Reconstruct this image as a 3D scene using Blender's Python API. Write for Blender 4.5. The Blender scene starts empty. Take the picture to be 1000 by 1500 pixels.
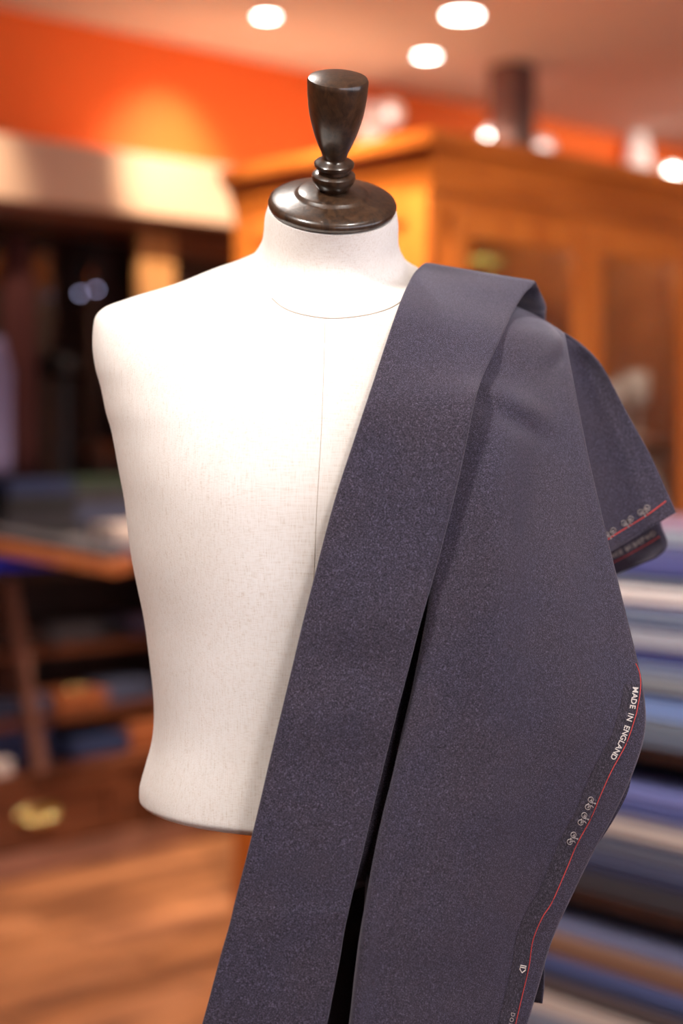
import bpy, bmesh, math, random
from mathutils import Vector, Matrix
from mathutils.bvhtree import BVHTree
random.seed(7)
scene = bpy.context.scene
COL = scene.collection
F = 2292.0            # focal length in pixels of the 1000x1500 frame
EYE = 1.30            # camera height
HOR = 640.0           # horizon row
YAW = math.radians(-42.5)
CY, SY = math.cos(YAW), math.sin(YAW)

def room(x, d, z):
    """camera-aligned (right, forward, up) -> room axes (u along the back wall, v towards it)"""
    return Vector((x*CY - d*SY, x*SY + d*CY, z))
def P(px, py, d):
    return room((px-500.0)/F*d, d, EYE + (HOR-py)/F*d)
def at_v(px, py, v):
    l = (px-500.0)/F
    return P(px, py, v/(CY + l*SY))
def at_u(px, py, u):
    l = (px-500.0)/F
    return P(px, py, u/(-SY + l*CY))
def at_z(px, py, z):
    return P(px, py, (z-EYE)*F/(HOR-py))

# ------------------------------------------------------------------ materials
def srgb(r, g, b):
    def f(c):
        c /= 255.0
        return c/12.92 if c <= 0.04045 else ((c+0.055)/1.055)**2.4
    return (f(r), f(g), f(b), 1.0)
def new_mat(name):
    m = bpy.data.materials.new(name); m.use_nodes = True
    nt = m.node_tree
    return m, nt, nt.nodes['Principled BSDF']
def mat_plain(name, col, rough=0.6, metal=0.0, var=0.12, scale=9.0, emit=None, es=0.0):
    m, nt, b = new_mat(name)
    n = nt.nodes.new('ShaderNodeTexNoise'); n.inputs['Scale'].default_value = scale
    n.inputs['Detail'].default_value = 4
    tc = nt.nodes.new('ShaderNodeTexCoord'); nt.links.new(tc.outputs['Object'], n.inputs['Vector'])
    mx = nt.nodes.new('ShaderNodeMix'); mx.data_type = 'RGBA'
    mx.inputs[6].default_value = tuple(c*(1-var) for c in col[:3])+(1,)
    mx.inputs[7].default_value = tuple(min(1, c*(1+var)) for c in col[:3])+(1,)
    nt.links.new(n.outputs['Fac'], mx.inputs[0])
    nt.links.new(mx.outputs[2], b.inputs['Base Color'])
    b.inputs['Roughness'].default_value = rough
    b.inputs['Metallic'].default_value = metal
    if emit:
        b.inputs['Emission Color'].default_value = emit
        b.inputs['Emission Strength'].default_value = es
    return m
def mat_wood(name, c1, c2, rough=0.35, scale=(3, 3, 28), grain=3.0, coat=0.0, bump=0.02):
    m, nt, b = new_mat(name)
    tc = nt.nodes.new('ShaderNodeTexCoord'); mp = nt.nodes.new('ShaderNodeMapping')
    mp.inputs['Scale'].default_value = scale
    nt.links.new(tc.outputs['Object'], mp.inputs['Vector'])
    n = nt.nodes.new('ShaderNodeTexNoise'); n.inputs['Scale'].default_value = grain
    n.inputs['Detail'].default_value = 7; n.inputs['Distortion'].default_value = 0.6
    nt.links.new(mp.outputs['Vector'], n.inputs['Vector'])
    r = nt.nodes.new('ShaderNodeValToRGB')
    r.color_ramp.elements[0].position = 0.32; r.color_ramp.elements[0].color = c1
    r.color_ramp.elements[1].position = 0.68; r.color_ramp.elements[1].color = c2
    nt.links.new(n.outputs['Fac'], r.inputs['Fac']); nt.links.new(r.outputs['Color'], b.inputs['Base Color'])
    b.inputs['Roughness'].default_value = rough
    b.inputs['Coat Weight'].default_value = coat
    b.inputs['Coat Roughness'].default_value = 0.12
    bp = nt.nodes.new('ShaderNodeBump'); bp.inputs['Strength'].default_value = bump*5
    bp.inputs['Distance'].default_value = 0.001
    nt.links.new(n.outputs['Fac'], bp.inputs['Height']); nt.links.new(bp.outputs['Normal'], b.inputs['Normal'])
    return m
def mat_weave(name, cols, rot, fine=1500.0, stretch=14.0, rough=0.85, sheen=0.3, bump=0.25, contrast=(0.35, 0.65), blotch=None, sheen_tint=(0.85, 0.82, 0.95, 1)):
    """woven cloth: two crossed sets of stretched noise threads"""
    m, nt, b = new_mat(name)
    tc = nt.nodes.new('ShaderNodeTexCoord')
    mp = nt.nodes.new('ShaderNodeMapping'); mp.inputs['Rotation'].default_value = rot
    mp0 = nt.nodes.new('ShaderNodeMapping'); mp0.inputs['Rotation'].default_value = (0, 0, -YAW)
    nt.links.new(tc.outputs['Object'], mp0.inputs['Vector']); nt.links.new(mp0.outputs['Vector'], mp.inputs['Vector'])
    outs = []
    for k in range(2):
        sc_ = nt.nodes.new('ShaderNodeMapping')
        s = [fine, fine, fine]
        s[2 if k == 0 else 0] = fine/stretch
        sc_.inputs['Scale'].default_value = s
        nt.links.new(mp.outputs['Vector'], sc_.inputs['Vector'])
        n = nt.nodes.new('ShaderNodeTexNoise'); n.inputs['Scale'].default_value = 1.0
        n.inputs['Detail'].default_value = 2
        nt.links.new(sc_.outputs['Vector'], n.inputs['Vector'])
        outs.append(n)
    ad = nt.nodes.new('ShaderNodeMath'); ad.operation = 'ADD'
    nt.links.new(outs[0].outputs['Fac'], ad.inputs[0]); nt.links.new(outs[1].outputs['Fac'], ad.inputs[1])
    hf = nt.nodes.new('ShaderNodeMath'); hf.operation = 'MULTIPLY'; hf.inputs[1].default_value = 0.5
    nt.links.new(ad.outputs[0], hf.inputs[0])
    r = nt.nodes.new('ShaderNodeValToRGB')
    els = r.color_ramp.elements
    els[0].position = contrast[0]; els[0].color = cols[0]
    els[1].position = contrast[1]; els[1].color = cols[-1]
    for i, c in enumerate(cols[1:-1]):
        e = els.new(contrast[0]+(contrast[1]-contrast[0])*(i+1)/(len(cols)-1)); e.color = c
    nt.links.new(hf.outputs[0], r.inputs['Fac'])
    last = r.outputs['Color']
    if blotch:
        n2 = nt.nodes.new('ShaderNodeTexNoise'); n2.inputs['Scale'].default_value = blotch[0]; n2.inputs['Detail'].default_value = 3
        nt.links.new(tc.outputs['Object'], n2.inputs['Vector'])
        r2 = nt.nodes.new('ShaderNodeValToRGB')
        r2.color_ramp.elements[0].position = 0.38; r2.color_ramp.elements[0].color = blotch[1]
        r2.color_ramp.elements[1].position = 0.62; r2.color_ramp.elements[1].color = blotch[2]
        nt.links.new(n2.outputs['Fac'], r2.inputs['Fac'])
        mx = nt.nodes.new('ShaderNodeMix'); mx.data_type = 'RGBA'; mx.blend_type = 'MULTIPLY'; mx.inputs[0].default_value = 1.0
        nt.links.new(last, mx.inputs[6]); nt.links.new(r2.outputs['Color'], mx.inputs[7]); last = mx.outputs[2]
    nt.links.new(last, b.inputs['Base Color'])
    b.inputs['Roughness'].default_value = rough
    b.inputs['Sheen Weight'].default_value = sheen; b.inputs['Sheen Roughness'].default_value = 0.5
    b.inputs['Sheen Tint'].default_value = sheen_tint
    b.inputs['Specular IOR Level'].default_value = 0.25
    bp = nt.nodes.new('ShaderNodeBump'); bp.inputs['Strength'].default_value = bump; bp.inputs['Distance'].default_value = 0.0004
    nt.links.new(hf.outputs[0], bp.inputs['Height']); nt.links.new(bp.outputs['Normal'], b.inputs['Normal'])
    return m
def mat_glass(name, tint=(0.9, 0.92, 0.9, 1), refl=0.10):
    m = bpy.data.materials.new(name); m.use_nodes = True
    nt = m.node_tree; nt.nodes.clear()
    o = nt.nodes.new('ShaderNodeOutputMaterial'); mx = nt.nodes.new('ShaderNodeMixShader')
    t = nt.nodes.new('ShaderNodeBsdfTransparent'); t.inputs[0].default_value = tint
    g = nt.nodes.new('ShaderNodeBsdfGlossy'); g.inputs['Roughness'].default_value = 0.03
    lw = nt.nodes.new('ShaderNodeLayerWeight'); lw.inputs['Blend'].default_value = 0.25
    fr = nt.nodes.new('ShaderNodeMath'); fr.operation = 'POWER'; fr.inputs[1].default_value = 3.0
    nt.links.new(lw.outputs['Facing'], fr.inputs[0])
    ad = nt.nodes.new('ShaderNodeMath'); ad.operation = 'ADD'; ad.inputs[1].default_value = refl; ad.use_clamp = True
    nt.links.new(fr.outputs[0], ad.inputs[0]); nt.links.new(ad.outputs[0], mx.inputs[0])
    nt.links.new(t.outputs[0], mx.inputs[1]); nt.links.new(g.outputs[0], mx.inputs[2]); nt.links.new(mx.outputs[0], o.inputs[0])
    return m
def mat_emit(name, col, s):
    m, nt, b = new_mat(name)
    b.inputs['Base Color'].default_value = (0.9, 0.9, 0.9, 1)
    b.inputs['Emission Color'].default_value = col; b.inputs['Emission Strength'].default_value = s
    return m
def mat_floor():
    m, nt, b = new_mat('floor_wood')
    tc = nt.nodes.new('ShaderNodeTexCoord'); mp = nt.nodes.new('ShaderNodeMapping')
    nt.links.new(tc.outputs['Object'], mp.inputs['Vector'])
    br = nt.nodes.new('ShaderNodeTexBrick')
    br.inputs['Scale'].default_value = 1.0; br.inputs['Mortar Size'].default_value = 0.003
    br.inputs['Brick Width'].default_value = 0.9; br.inputs['Row Height'].default_value = 0.12
    br.inputs['Color1'].default_value = srgb(182, 124, 84); br.inputs['Color2'].default_value = srgb(150, 98, 62)
    br.inputs['Mortar'].default_value = srgb(90, 50, 28)
    nt.links.new(mp.outputs['Vector'], br.inputs['Vector'])
    n = nt.nodes.new('ShaderNodeTexNoise'); n.inputs['Scale'].default_value = 2.2; n.inputs['Detail'].default_value = 5
    m2 = nt.nodes.new('ShaderNodeMapping'); m2.inputs['Scale'].default_value = (1.0, 4.5, 1)
    nt.links.new(tc.outputs['Object'], m2.inputs['Vector']); nt.links.new(m2.outputs['Vector'], n.inputs['Vector'])
    r = nt.nodes.new('ShaderNodeValToRGB')
    r.color_ramp.elements[0].position = 0.38; r.color_ramp.elements[0].color = (0.5, 0.42, 0.42, 1)
    r.color_ramp.elements[1].position = 0.6; r.color_ramp.elements[1].color = (1.12, 1.05, 1, 1)
    nt.links.new(n.outputs['Fac'], r.inputs['Fac'])
    mx = nt.nodes.new('ShaderNodeMix'); mx.data_type = 'RGBA'; mx.blend_type = 'MULTIPLY'; mx.inputs[0].default_value = 1
    nt.links.new(br.outputs['Color'], mx.inputs[6]); nt.links.new(r.outputs['Color'], mx.inputs[7])
    nt.links.new(mx.outputs[2], b.inputs['Base Color']); b.inputs['Roughness'].default_value = 0.42
    return m

M = {}
M['ceiling'] = mat_plain('ceiling_paint', (0.58, 0.525, 0.485, 1), 0.9, var=0.03, scale=2)
M['orange'] = mat_plain('orange_wall_paint', (0.74, 0.132, 0.016, 1), 0.8, var=0.04, scale=2)
M['cream'] = mat_plain('cream_wall_paint', (0.62, 0.55, 0.46, 1), 0.9, var=0.04, scale=2)
M['floor'] = mat_floor()
M['fascia'] = mat_plain('cream_fascia', srgb(206, 170, 142), 0.7, var=0.04, scale=3)
M['walnut'] = mat_wood('walnut_wood', srgb(70, 36, 22), srgb(120, 66, 40), 0.4, (2, 22, 22), 1.6)
M['darkwood'] = mat_wood('dark_wood', srgb(30, 18, 15), srgb(54, 32, 26), 0.45, (2, 20, 20), 1.6)
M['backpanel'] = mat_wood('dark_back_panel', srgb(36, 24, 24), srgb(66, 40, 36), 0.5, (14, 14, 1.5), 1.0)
M['pilaster'] = mat_wood('honey_wood', srgb(190, 134, 80), srgb(210, 156, 100), 0.4, (22, 22, 2), 1.5)
M['cherry'] = mat_wood('cherry_wood', srgb(156, 78, 24), srgb(192, 110, 44), 0.28, (18, 18, 2), 1.6, coat=0.25)
M['cherry_h'] = mat_wood('cherry_wood_rail', srgb(142, 70, 22), srgb(182, 100, 38), 0.28, (2, 2, 22), 1.6, coat=0.25)
M['pillar'] = mat_wood('dark_pillar_wood', srgb(78, 52, 48), srgb(104, 72, 66), 0.5, (18, 18, 2), 1.5)
M['knobwood'] = mat_wood('ebonised_wood', srgb(36, 24, 16), srgb(72, 50, 33), 0.32, (220, 220, 16), 1.0, coat=0.45, bump=0.03)
M['polewood'] = mat_wood('stand_wood', srgb(40, 26, 18), srgb(66, 44, 30), 0.3, (60, 60, 6), 1.2)
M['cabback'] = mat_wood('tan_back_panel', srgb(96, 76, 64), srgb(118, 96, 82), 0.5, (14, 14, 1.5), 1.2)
M['plinth'] = mat_wood('worn_plinth_wood', srgb(122, 80, 64), srgb(156, 108, 90), 0.4, (2, 22, 22), 1.6)  # paler, pinker brown than the walnut, shared by plinth and uprights
M['brass'] = mat_plain('brass', (0.80, 0.62, 0.26, 1), 0.25, 1.0, 0.08, 30)
M['glass'] = mat_glass('door_glass', (0.92, 0.92, 0.9, 1), 0.12)
M['caseglass'] = mat_glass('case_glass', (0.8, 0.78, 0.8, 1), 0.06)
M['white_china'] = mat_plain('white_china', srgb(222, 206, 196), 0.15, var=0.03)
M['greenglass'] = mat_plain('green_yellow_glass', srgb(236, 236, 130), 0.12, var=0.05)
M['white_metal'] = mat_plain('white_metal', srgb(226, 216, 208), 0.4, var=0.03)
M['black'] = mat_plain('black_metal', srgb(22, 20, 22), 0.35)
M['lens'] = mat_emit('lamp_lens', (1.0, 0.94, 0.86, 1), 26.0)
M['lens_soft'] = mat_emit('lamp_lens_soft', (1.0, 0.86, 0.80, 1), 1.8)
M['led'] = mat_emit('small_led', (0.62, 0.62, 1.0, 1), 4.5)
M['lampshade'] = mat_emit('glowing_lamp_shade', (1.0, 0.74, 0.66, 1), 0.22)
M['trim'] = mat_plain('white_trim', srgb(236, 228, 220), 0.4, var=0.02)
M['linen'] = mat_weave('linen_cover', [srgb(224, 214, 204), srgb(238, 232, 226), srgb(244, 240, 236)], (0, 0, 0), 1000.0, 18.0, 0.95, 0.12, 0.35, (0.30, 0.56),
                       blotch=(7.0, (0.97, 0.95, 0.93, 1), (1.03, 1.03, 1.03, 1)), sheen_tint=(1, 1, 1, 1))
M['seam'] = mat_plain('linen_seam', srgb(186, 172, 158), 0.95, var=0.05, scale=60)
WOOL = [srgb(16, 14, 20), srgb(44, 39, 51), srgb(102, 94, 114)]
M['wool'] = mat_weave('dark_blue_wool', WOOL, (0, 0.26, 0), 2600.0, 4.0, 0.8, 0.35, 0.35, (0.33, 0.66),
                      blotch=(16.0, (0.95, 0.95, 1.03, 1), (1.05, 1.0, 0.99, 1)))
M['wool_band'] = mat_weave('dark_blue_wool_band', WOOL, (0, 0.28, 0), 2300.0, 4.0, 0.8, 0.35, 0.45, (0.33, 0.66),
                      blotch=(16.0, (0.95, 0.95, 1.03, 1), (1.05, 1.0, 0.99, 1)))
M['selvedge'] = mat_weave('dark_selvedge', [srgb(27, 23, 29), srgb(47, 42, 51), srgb(90, 83, 97)], (0, 0.26, 0), 1500.0, 7.0, 0.85, 0.2, 0.3)
M['redthread'] = mat_plain('red_thread', srgb(196, 66, 62), 0.7, var=0.18, scale=300)
M['whitethread'] = mat_plain('pale_thread', srgb(216, 208, 200), 0.7, var=0.1, scale=500)
M['greythread'] = mat_plain('grey_thread', srgb(158, 148, 146), 0.7, var=0.15, scale=500)
def cloth_mat(name, col, var=0.10):
    return mat_plain(name, col, 0.85, 0, var, 60)

# ------------------------------------------------------------------ mesh helpers
def link(o):
    COL.objects.link(o); return o
def mesh_obj(name, verts, faces, mat, parent=None, smooth=False, origin=None):
    me = bpy.data.meshes.new(name)
    if parent is not None: org = parent.matrix_world_loc if hasattr(parent, 'matrix_world_loc') else Vector(parent.get('_org', (0, 0, 0)))
    else:
        org = Vector(origin) if origin is not None else Vector((0, 0, 0))
    me.from_pydata([tuple(Vector(v)-org) for v in verts], [], faces)
    me.materials.append(mat)
    bm = bmesh.new(); bm.from_mesh(me); bmesh.ops.recalc_face_normals(bm, faces=bm.faces); bm.to_mesh(me); bm.free()
    if smooth:
        for p in me.polygons: p.use_smooth = True
    o = bpy.data.objects.new(name, me); link(o)
    o['_org'] = tuple(org)
    if parent is not None: o.parent = parent
    else: o.location = org
    return o
def empty(name, loc, label, cat, group=None):
    o = bpy.data.objects.new(name, None); link(o); o.location = loc
    o.empty_display_size = 0.1
    o['_org'] = tuple(loc); o['label'] = label; o['category'] = cat
    if group: o['group'] = group
    return o
def tag(o, label, cat, group=None):
    o['label'] = label; o['category'] = cat
    if group: o['group'] = group
    return o
def structure(o):
    o['kind'] = 'structure'; return o
class MB:
    def __init__(s): s.v = []; s.f = []
    def add(s, vs, fs):
        n = len(s.v); s.v += [Vector(v) for v in vs]; s.f += [tuple(i+n for i in f) for f in fs]; return s
    def box(s, lo, hi, bev=0.0):
        (x0, y0, z0), (x1, y1, z1) = lo, hi
        if bev <= 0:
            vs = [(x0,y0,z0),(x1,y0,z0),(x1,y1,z0),(x0,y1,z0),(x0,y0,z1),(x1,y0,z1),(x1,y1,z1),(x0,y1,z1)]
            return s.add(vs, [(0,3,2,1),(4,5,6,7),(0,1,5,4),(1,2,6,5),(2,3,7,6),(3,0,4,7)])
        bm = bmesh.new(); bmesh.ops.create_cube(bm, size=1)
        for v in bm.verts:
            v.co = Vector(((x0+x1)/2+v.co.x*(x1-x0), (y0+y1)/2+v.co.y*(y1-y0), (z0+z1)/2+v.co.z*(z1-z0)))
        bmesh.ops.bevel(bm, geom=bm.edges[:], offset=bev, segments=2, affect='EDGES', profile=0.6)
        bm.verts.index_update()
        s.add([v.co.copy() for v in bm.verts], [tuple(v.index for v in f.verts) for f in bm.faces]); bm.free(); return s
    def lathe(s, prof, c, n=40, axis=None):
        """prof: (r, h) pairs, revolved about an axis matrix at c"""
        R = axis or Matrix.Identity(3)
        c = Vector(c); vs = []; fs = []
        for r, h in prof:
            for k in range(n):
                a = 2*math.pi*k/n
                vs.append(c + R @ Vector((r*math.cos(a), r*math.sin(a), h)))
        for i in range(len(prof)-1):
            for k in range(n):
                k2 = (k+1) % n
                fs.append((i*n+k, i*n+k2, (i+1)*n+k2, (i+1)*n+k))
        fs.append(tuple(range(n))[::-1]); fs.append(tuple((len(prof)-1)*n+k for k in range(n)))
        return s.add(vs, fs)
    def tube(s, pts, r, n=8, closed=False):
        pts = [Vector(p) for p in pts]; m = len(pts); vs = []; fs = []
        for i, p in enumerate(pts):
            if closed: t = (pts[(i+1) % m]-pts[i-1]).normalized()
            else: t = (pts[min(i+1, m-1)]-pts[max(i-1, 0)]).normalized()
            a = Vector((0, 0, 1)) if abs(t.z) < 0.9 else Vector((1, 0, 0))
            n1 = t.cross(a).normalized(); n2 = t.cross(n1)
            rr = r(i/(m-1)) if callable(r) else r
            for k in range(n):
                an = 2*math.pi*k/n
                vs.append(p + n1*math.cos(an)*rr + n2*math.sin(an)*rr)
        rng = m if closed else m-1
        for i in range(rng):
            j = (i+1) % m
            for k in range(n):
                k2 = (k+1) % n
                fs.append((i*n+k, i*n+k2, j*n+k2, j*n+k))
        if not closed:
            fs.append(tuple(range(n))[::-1]); fs.append(tuple((m-1)*n+k for k in range(n)))
        return s.add(vs, fs)
    def extrude(s, poly, d):
        """poly: list of 3D points, extruded along vector d"""
        n = len(poly); d = Vector(d)
        vs = [Vector(p) for p in poly]+[Vector(p)+d for p in poly]
        fs = [tuple(range(n))[::-1], tuple(range(n, 2*n))]
        for k in range(n): fs.append((k, (k+1) % n, n+(k+1) % n, n+k))
        return s.add(vs, fs)
    def obj(s, name, mat, parent=None, smooth=False, origin=None, angle=None):
        o = mesh_obj(name, s.v, s.f, mat, parent, smooth, origin)
        if angle:
            for p in o.data.polygons: p.use_smooth = True
            try: o.data.set_sharp_from_angle(angle=math.radians(angle))
            except Exception: pass
        return o
def catmull(p0, p1, p2, p3, t):
    return 0.5*((2*p1)+(-p0+p2)*t+(2*p0-5*p1+4*p2-p3)*t*t+(-p0+3*p1-3*p2+p3)*t*t*t)
def smooth_grid(rows, nu, nv):
    """rows of control points -> dense grid by Catmull-Rom both ways; nu steps across each span, nv down each span"""
    def line(pts, n):
        out = []
        m = len(pts)
        for i in range(m-1):
            a = pts[i-1] if i > 0 else pts[0]*2-pts[1]
            d = pts[i+2] if i+2 < m else pts[m-1]*2-pts[m-2]
            for k in range(n): out.append(catmull(a, pts[i], pts[i+1], d, k/n))
        out.append(pts[-1]); return out
    wide = [line(r, nu) for r in rows]
    cols = [line([w[j] for w in wide], nv) for j in range(len(wide[0]))]
    return [[cols[j][i] for j in range(len(cols))] for i in range(len(cols[0]))]
def grid_faces(nr, nc):
    return [(i*nc+j, i*nc+j+1, (i+1)*nc+j+1, (i+1)*nc+j) for i in range(nr-1) for j in range(nc-1)]

# ------------------------------------------------------------------ room shell
U0, U1, V0, V1, ZC = -2.6, 7.6, -2.6, 4.50, 2.70
def boxobj(name, lo, hi, mat, parent=None, bev=0.0):
    return MB().box(lo, hi, bev).obj(name, mat, parent)
structure(boxobj('floor', (U0, V0, -0.1), (U1, V1, 0), M['floor']))
structure(boxobj('ceiling', (U0, V0, ZC), (U1, V1, ZC+0.1), M['ceiling']))
structure(boxobj('wall_back', (U0-0.1, V1, 0), (U1+0.1, V1+0.1, ZC), M['orange']))
structure(boxobj('wall_right', (U1, V0, 0), (U1+0.1, V1, ZC), M['cream']))
structure(boxobj('wall_left', (U0-0.1, V0, 0), (U0, V1, ZC), M['cream']))
fw = MB().box((U0, V0-0.1, 0), (U1, V0, 0.5)).box((U0, V0-0.1, 2.4), (U1, V0, ZC)).box((U0, V0-0.1, 0.5), (-1.6, V0, 2.4)).box((5.0, V0-0.1, 0.5), (U1, V0, 2.4))
structure(fw.obj('wall_front', M['cream']))
wf = MB()  # added shopfront window, lets world light in as fill
for u in (-1.6, 0.6, 2.8, 4.94): wf.box((u, V0-0.08, 0.5), (u+0.06, V0-0.02, 2.4))
wf.box((-1.6, V0-0.08, 0.5), (5.0, V0-0.02, 0.56)).box((-1.6, V0-0.08, 2.34), (5.0, V0-0.02, 2.4))
w1 = structure(wf.obj('window_1', M['darkwood']))
boxobj('window_pane', (-1.55, V0-0.055, 0.55), (4.95, V0-0.045, 2.35), M['caseglass'], w1)
pv = P(750, 98, 5.9)
structure(boxobj('trim_1', (pv.x-0.065, pv.y-0.06, 0.0), (pv.x+0.065, pv.y+0.06, ZC), M['pillar']))

# ------------------------------------------------------------------ ceiling downlights
def aim(o, target):
    d = Vector(target)-Vector(o.location)
    o.rotation_euler = d.to_track_quat('-Z', 'Y').to_euler()
def spot(name, loc, target, watts, angle, col, radius=0.04, blend=0.6, parent=None):
    l = bpy.data.lights.new(name, 'SPOT'); l.energy = watts; l.spot_size = math.radians(angle); l.spot_blend = blend
    l.color = col; l.shadow_soft_size = radius
    o = bpy.data.objects.new(name, l); link(o); o.location = loc; aim(o, target)
    return o
def downlight(loc, label, r=0.045, lens='lens'):
    e = empty('ceiling_downlight', (loc[0], loc[1], ZC), label, 'ceiling light', 'recessed ceiling downlights')
    MB().lathe([(r*1.35, -0.001), (r*1.35, -0.006), (r*1.05, -0.008), (r, -0.004), (r, -0.001)], (loc[0], loc[1], ZC), 32).obj('trim_ring', M['trim'], e)
    MB().lathe([(r*0.98, -0.002), (r*0.98, -0.0045), (r*0.4, -0.006)], (loc[0], loc[1], ZC), 32).obj('lens', M[lens], e)
    return e
WARM = (1.0, 0.84, 0.68); NEUT = (1.0, 0.93, 0.86); AMBER = (1.0, 0.82, 0.62)
d1 = at_z(390, 22, ZC); downlight(d1, 'small round ceiling downlight left of the dark wooden knob', 0.036)
d2 = at_z(677, 20, ZC); downlight(d2, 'largest bright round downlight at the top edge of the ceiling', 0.058)
d3 = at_z(625, 80, ZC); downlight(d3, 'round ceiling downlight nearest to the dark knob on its right', 0.040)
for d, w in ((d1, 75), (d2, 110), (d3, 110)):
    spot('downlight_lamp', (d.x, d.y, ZC-0.03), (d.x, d.y, 0), w, 120, WARM, 0.04)
spot('downlight_lamp', (d1.x, d1.y, ZC-0.03), (3.27, V1, 2.20), 42, 62, AMBER, 0.03, 1.0)
spot('downlight_lamp', (5.4, 2.9, ZC-0.03), (6.0, 4.5, 1.2), 130, 140, WARM, 0.05, 0.9)  # added fill off to the right, lifts the ceiling and back wall
spot('downlight_lamp', (4.6, 0.8, ZC-0.03), (4.6, 0.8, 0.0), 200, 130, WARM, 0.05, 0.9)
# lamps that light the wall unit and the left side of the cabinet (just above the frame)
spot('downlight_lamp', (2.45, 3.35, ZC-0.03), (3.02, 4.05, 2.05), 190, 30, AMBER, 0.03, 1.0)
spot('downlight_lamp', (1.95, 3.45, ZC-0.03), (2.2, 4.05, 2.10), 95, 34, AMBER, 0.03, 1.0)
spot('downlight_lamp', (2.10, 2.90, ZC-0.03), (2.70, 3.00, 1.70), 215, 62, (1.0, 0.86, 0.62), 0.04, 0.7)
spot('downlight_lamp', (2.30, 2.60, ZC-0.03), (2.6, 3.4, 0.0), 200, 75, WARM, 0.05, 0.8)
# two lamps over the shop floor that light the dress form, behind and beside the photographer
spot('downlight_lamp', room(-0.70, 0.62, ZC-0.03), room(-0.05, 1.40, 1.50), 165, 58, NEUT, 0.10, 1.0)
spot('downlight_lamp', room(0.60, 0.45, ZC-0.03), room(0.05, 1.40, 1.50), 80, 58, NEUT, 0.10, 1.0)
spot('downlight_lamp', room(-0.35, 2.05, ZC-0.03), room(0, 1.43, 1.45), 45, 70, NEUT, 0.08, 0.7)  # added rim light beyond the form, for shoulder tops and knob
spot('downlight_lamp', (1.30, 1.75, ZC-0.03), (2.45, 1.72, 0.75), 190, 62, (0.96, 0.96, 1.0), 0.06, 0.7)  # added fill, brightens and cools the fabric shelving
spot('downlight_lamp', room(0.9, 2.3, ZC-0.03), room(0.9, 4.0, 1.4), 150, 80, WARM, 0.06, 0.7)
for u, lab in ((3.0, 'left'), (3.55, 'right')):  # added fill inside the cabinet, lifts its dark interior
    l = bpy.data.lights.new('cabinet_lamp', 'POINT'); l.energy = 2.6; l.color = (1, 0.9, 0.8); l.shadow_soft_size = 0.02
    o = bpy.data.objects.new('cabinet_lamp', l); link(o); o.location = (u, 2.78, 1.86)
# wall spotlights in a row high on the orange wall
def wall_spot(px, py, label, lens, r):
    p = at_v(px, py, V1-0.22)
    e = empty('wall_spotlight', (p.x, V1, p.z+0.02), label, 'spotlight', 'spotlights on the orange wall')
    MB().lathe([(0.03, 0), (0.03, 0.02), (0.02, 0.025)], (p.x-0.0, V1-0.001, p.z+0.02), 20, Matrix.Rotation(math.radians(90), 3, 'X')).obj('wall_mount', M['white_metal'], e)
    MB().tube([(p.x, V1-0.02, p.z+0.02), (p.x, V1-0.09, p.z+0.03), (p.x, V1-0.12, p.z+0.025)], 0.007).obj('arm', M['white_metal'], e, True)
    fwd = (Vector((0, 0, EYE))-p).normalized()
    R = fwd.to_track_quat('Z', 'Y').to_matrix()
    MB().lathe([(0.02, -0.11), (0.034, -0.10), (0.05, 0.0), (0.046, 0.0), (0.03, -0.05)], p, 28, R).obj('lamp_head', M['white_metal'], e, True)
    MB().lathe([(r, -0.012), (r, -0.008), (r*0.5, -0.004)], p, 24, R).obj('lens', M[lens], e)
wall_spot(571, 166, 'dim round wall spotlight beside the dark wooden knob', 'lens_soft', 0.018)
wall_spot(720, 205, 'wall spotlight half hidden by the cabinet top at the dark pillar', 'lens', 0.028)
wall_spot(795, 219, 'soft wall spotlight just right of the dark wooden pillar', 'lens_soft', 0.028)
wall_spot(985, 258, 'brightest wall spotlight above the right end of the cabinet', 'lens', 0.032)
for px, lab in ((935, 'white conical wall lamp left of the brightest spotlight'), (541, 'white conical wall lamp half hidden behind the dark knob')):
    p = at_v(px, 222 if px > 900 else 184, V1-0.1)
    e = empty('wall_lamp', (p.x, V1, p.z), lab, 'wall lamp', 'white conical wall lamps')  # pale cone with a faint emission of its own
    MB().lathe([(0.066, -0.085), (0.034, 0.085), (0.03, 0.085), (0.062, -0.085)], (p.x, p.y, p.z), 28).obj('lamp_shade', M['lampshade'], e, True)
    MB().tube([(p.x, V1-0.001, p.z+0.08), (p.x, p.y, p.z+0.082)], 0.01).obj('bracket', M['white_metal'], e)

# ------------------------------------------------------------------ wall unit on the left
UV = 4.05
ua, ub = 1.30, 4.15
wu = empty('wall_unit', ((ua+ub)/2, 4.27, 0), 'dark brown wooden wall unit with open raked shelves and drawers below', 'shop fitting')
boxobj('plinth', (ua, UV-0.015, 0), (ub, V1-0.005, 0.075), M['plinth'], wu, 0.004)
boxobj('drawer_case', (ua, UV+0.02, 0.075), (ub, V1-0.005, 0.275), M['walnut'], wu)
boxobj('ledge', (ua, UV-0.02, 0.275), (ub, V1-0.005, 0.305), M['walnut'], wu, 0.005)
uprights = [1.75, 2.50, 3.25, 4.0]
for i, u in enumerate(uprights):
    zt = 0.885
    MB().extrude([(u-0.02, UV, 0.305), (u-0.02, UV+0.19, zt), (u-0.02, V1-0.02, zt), (u-0.02, V1-0.02, 0.305)], (0.04, 0, 0)).obj('upright', M['plinth'], wu)
    boxobj('drawer_stile', (u+0.28, UV-0.002, 0.076), (u+0.36, UV+0.02, 0.274), M['walnut'], wu)
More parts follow.
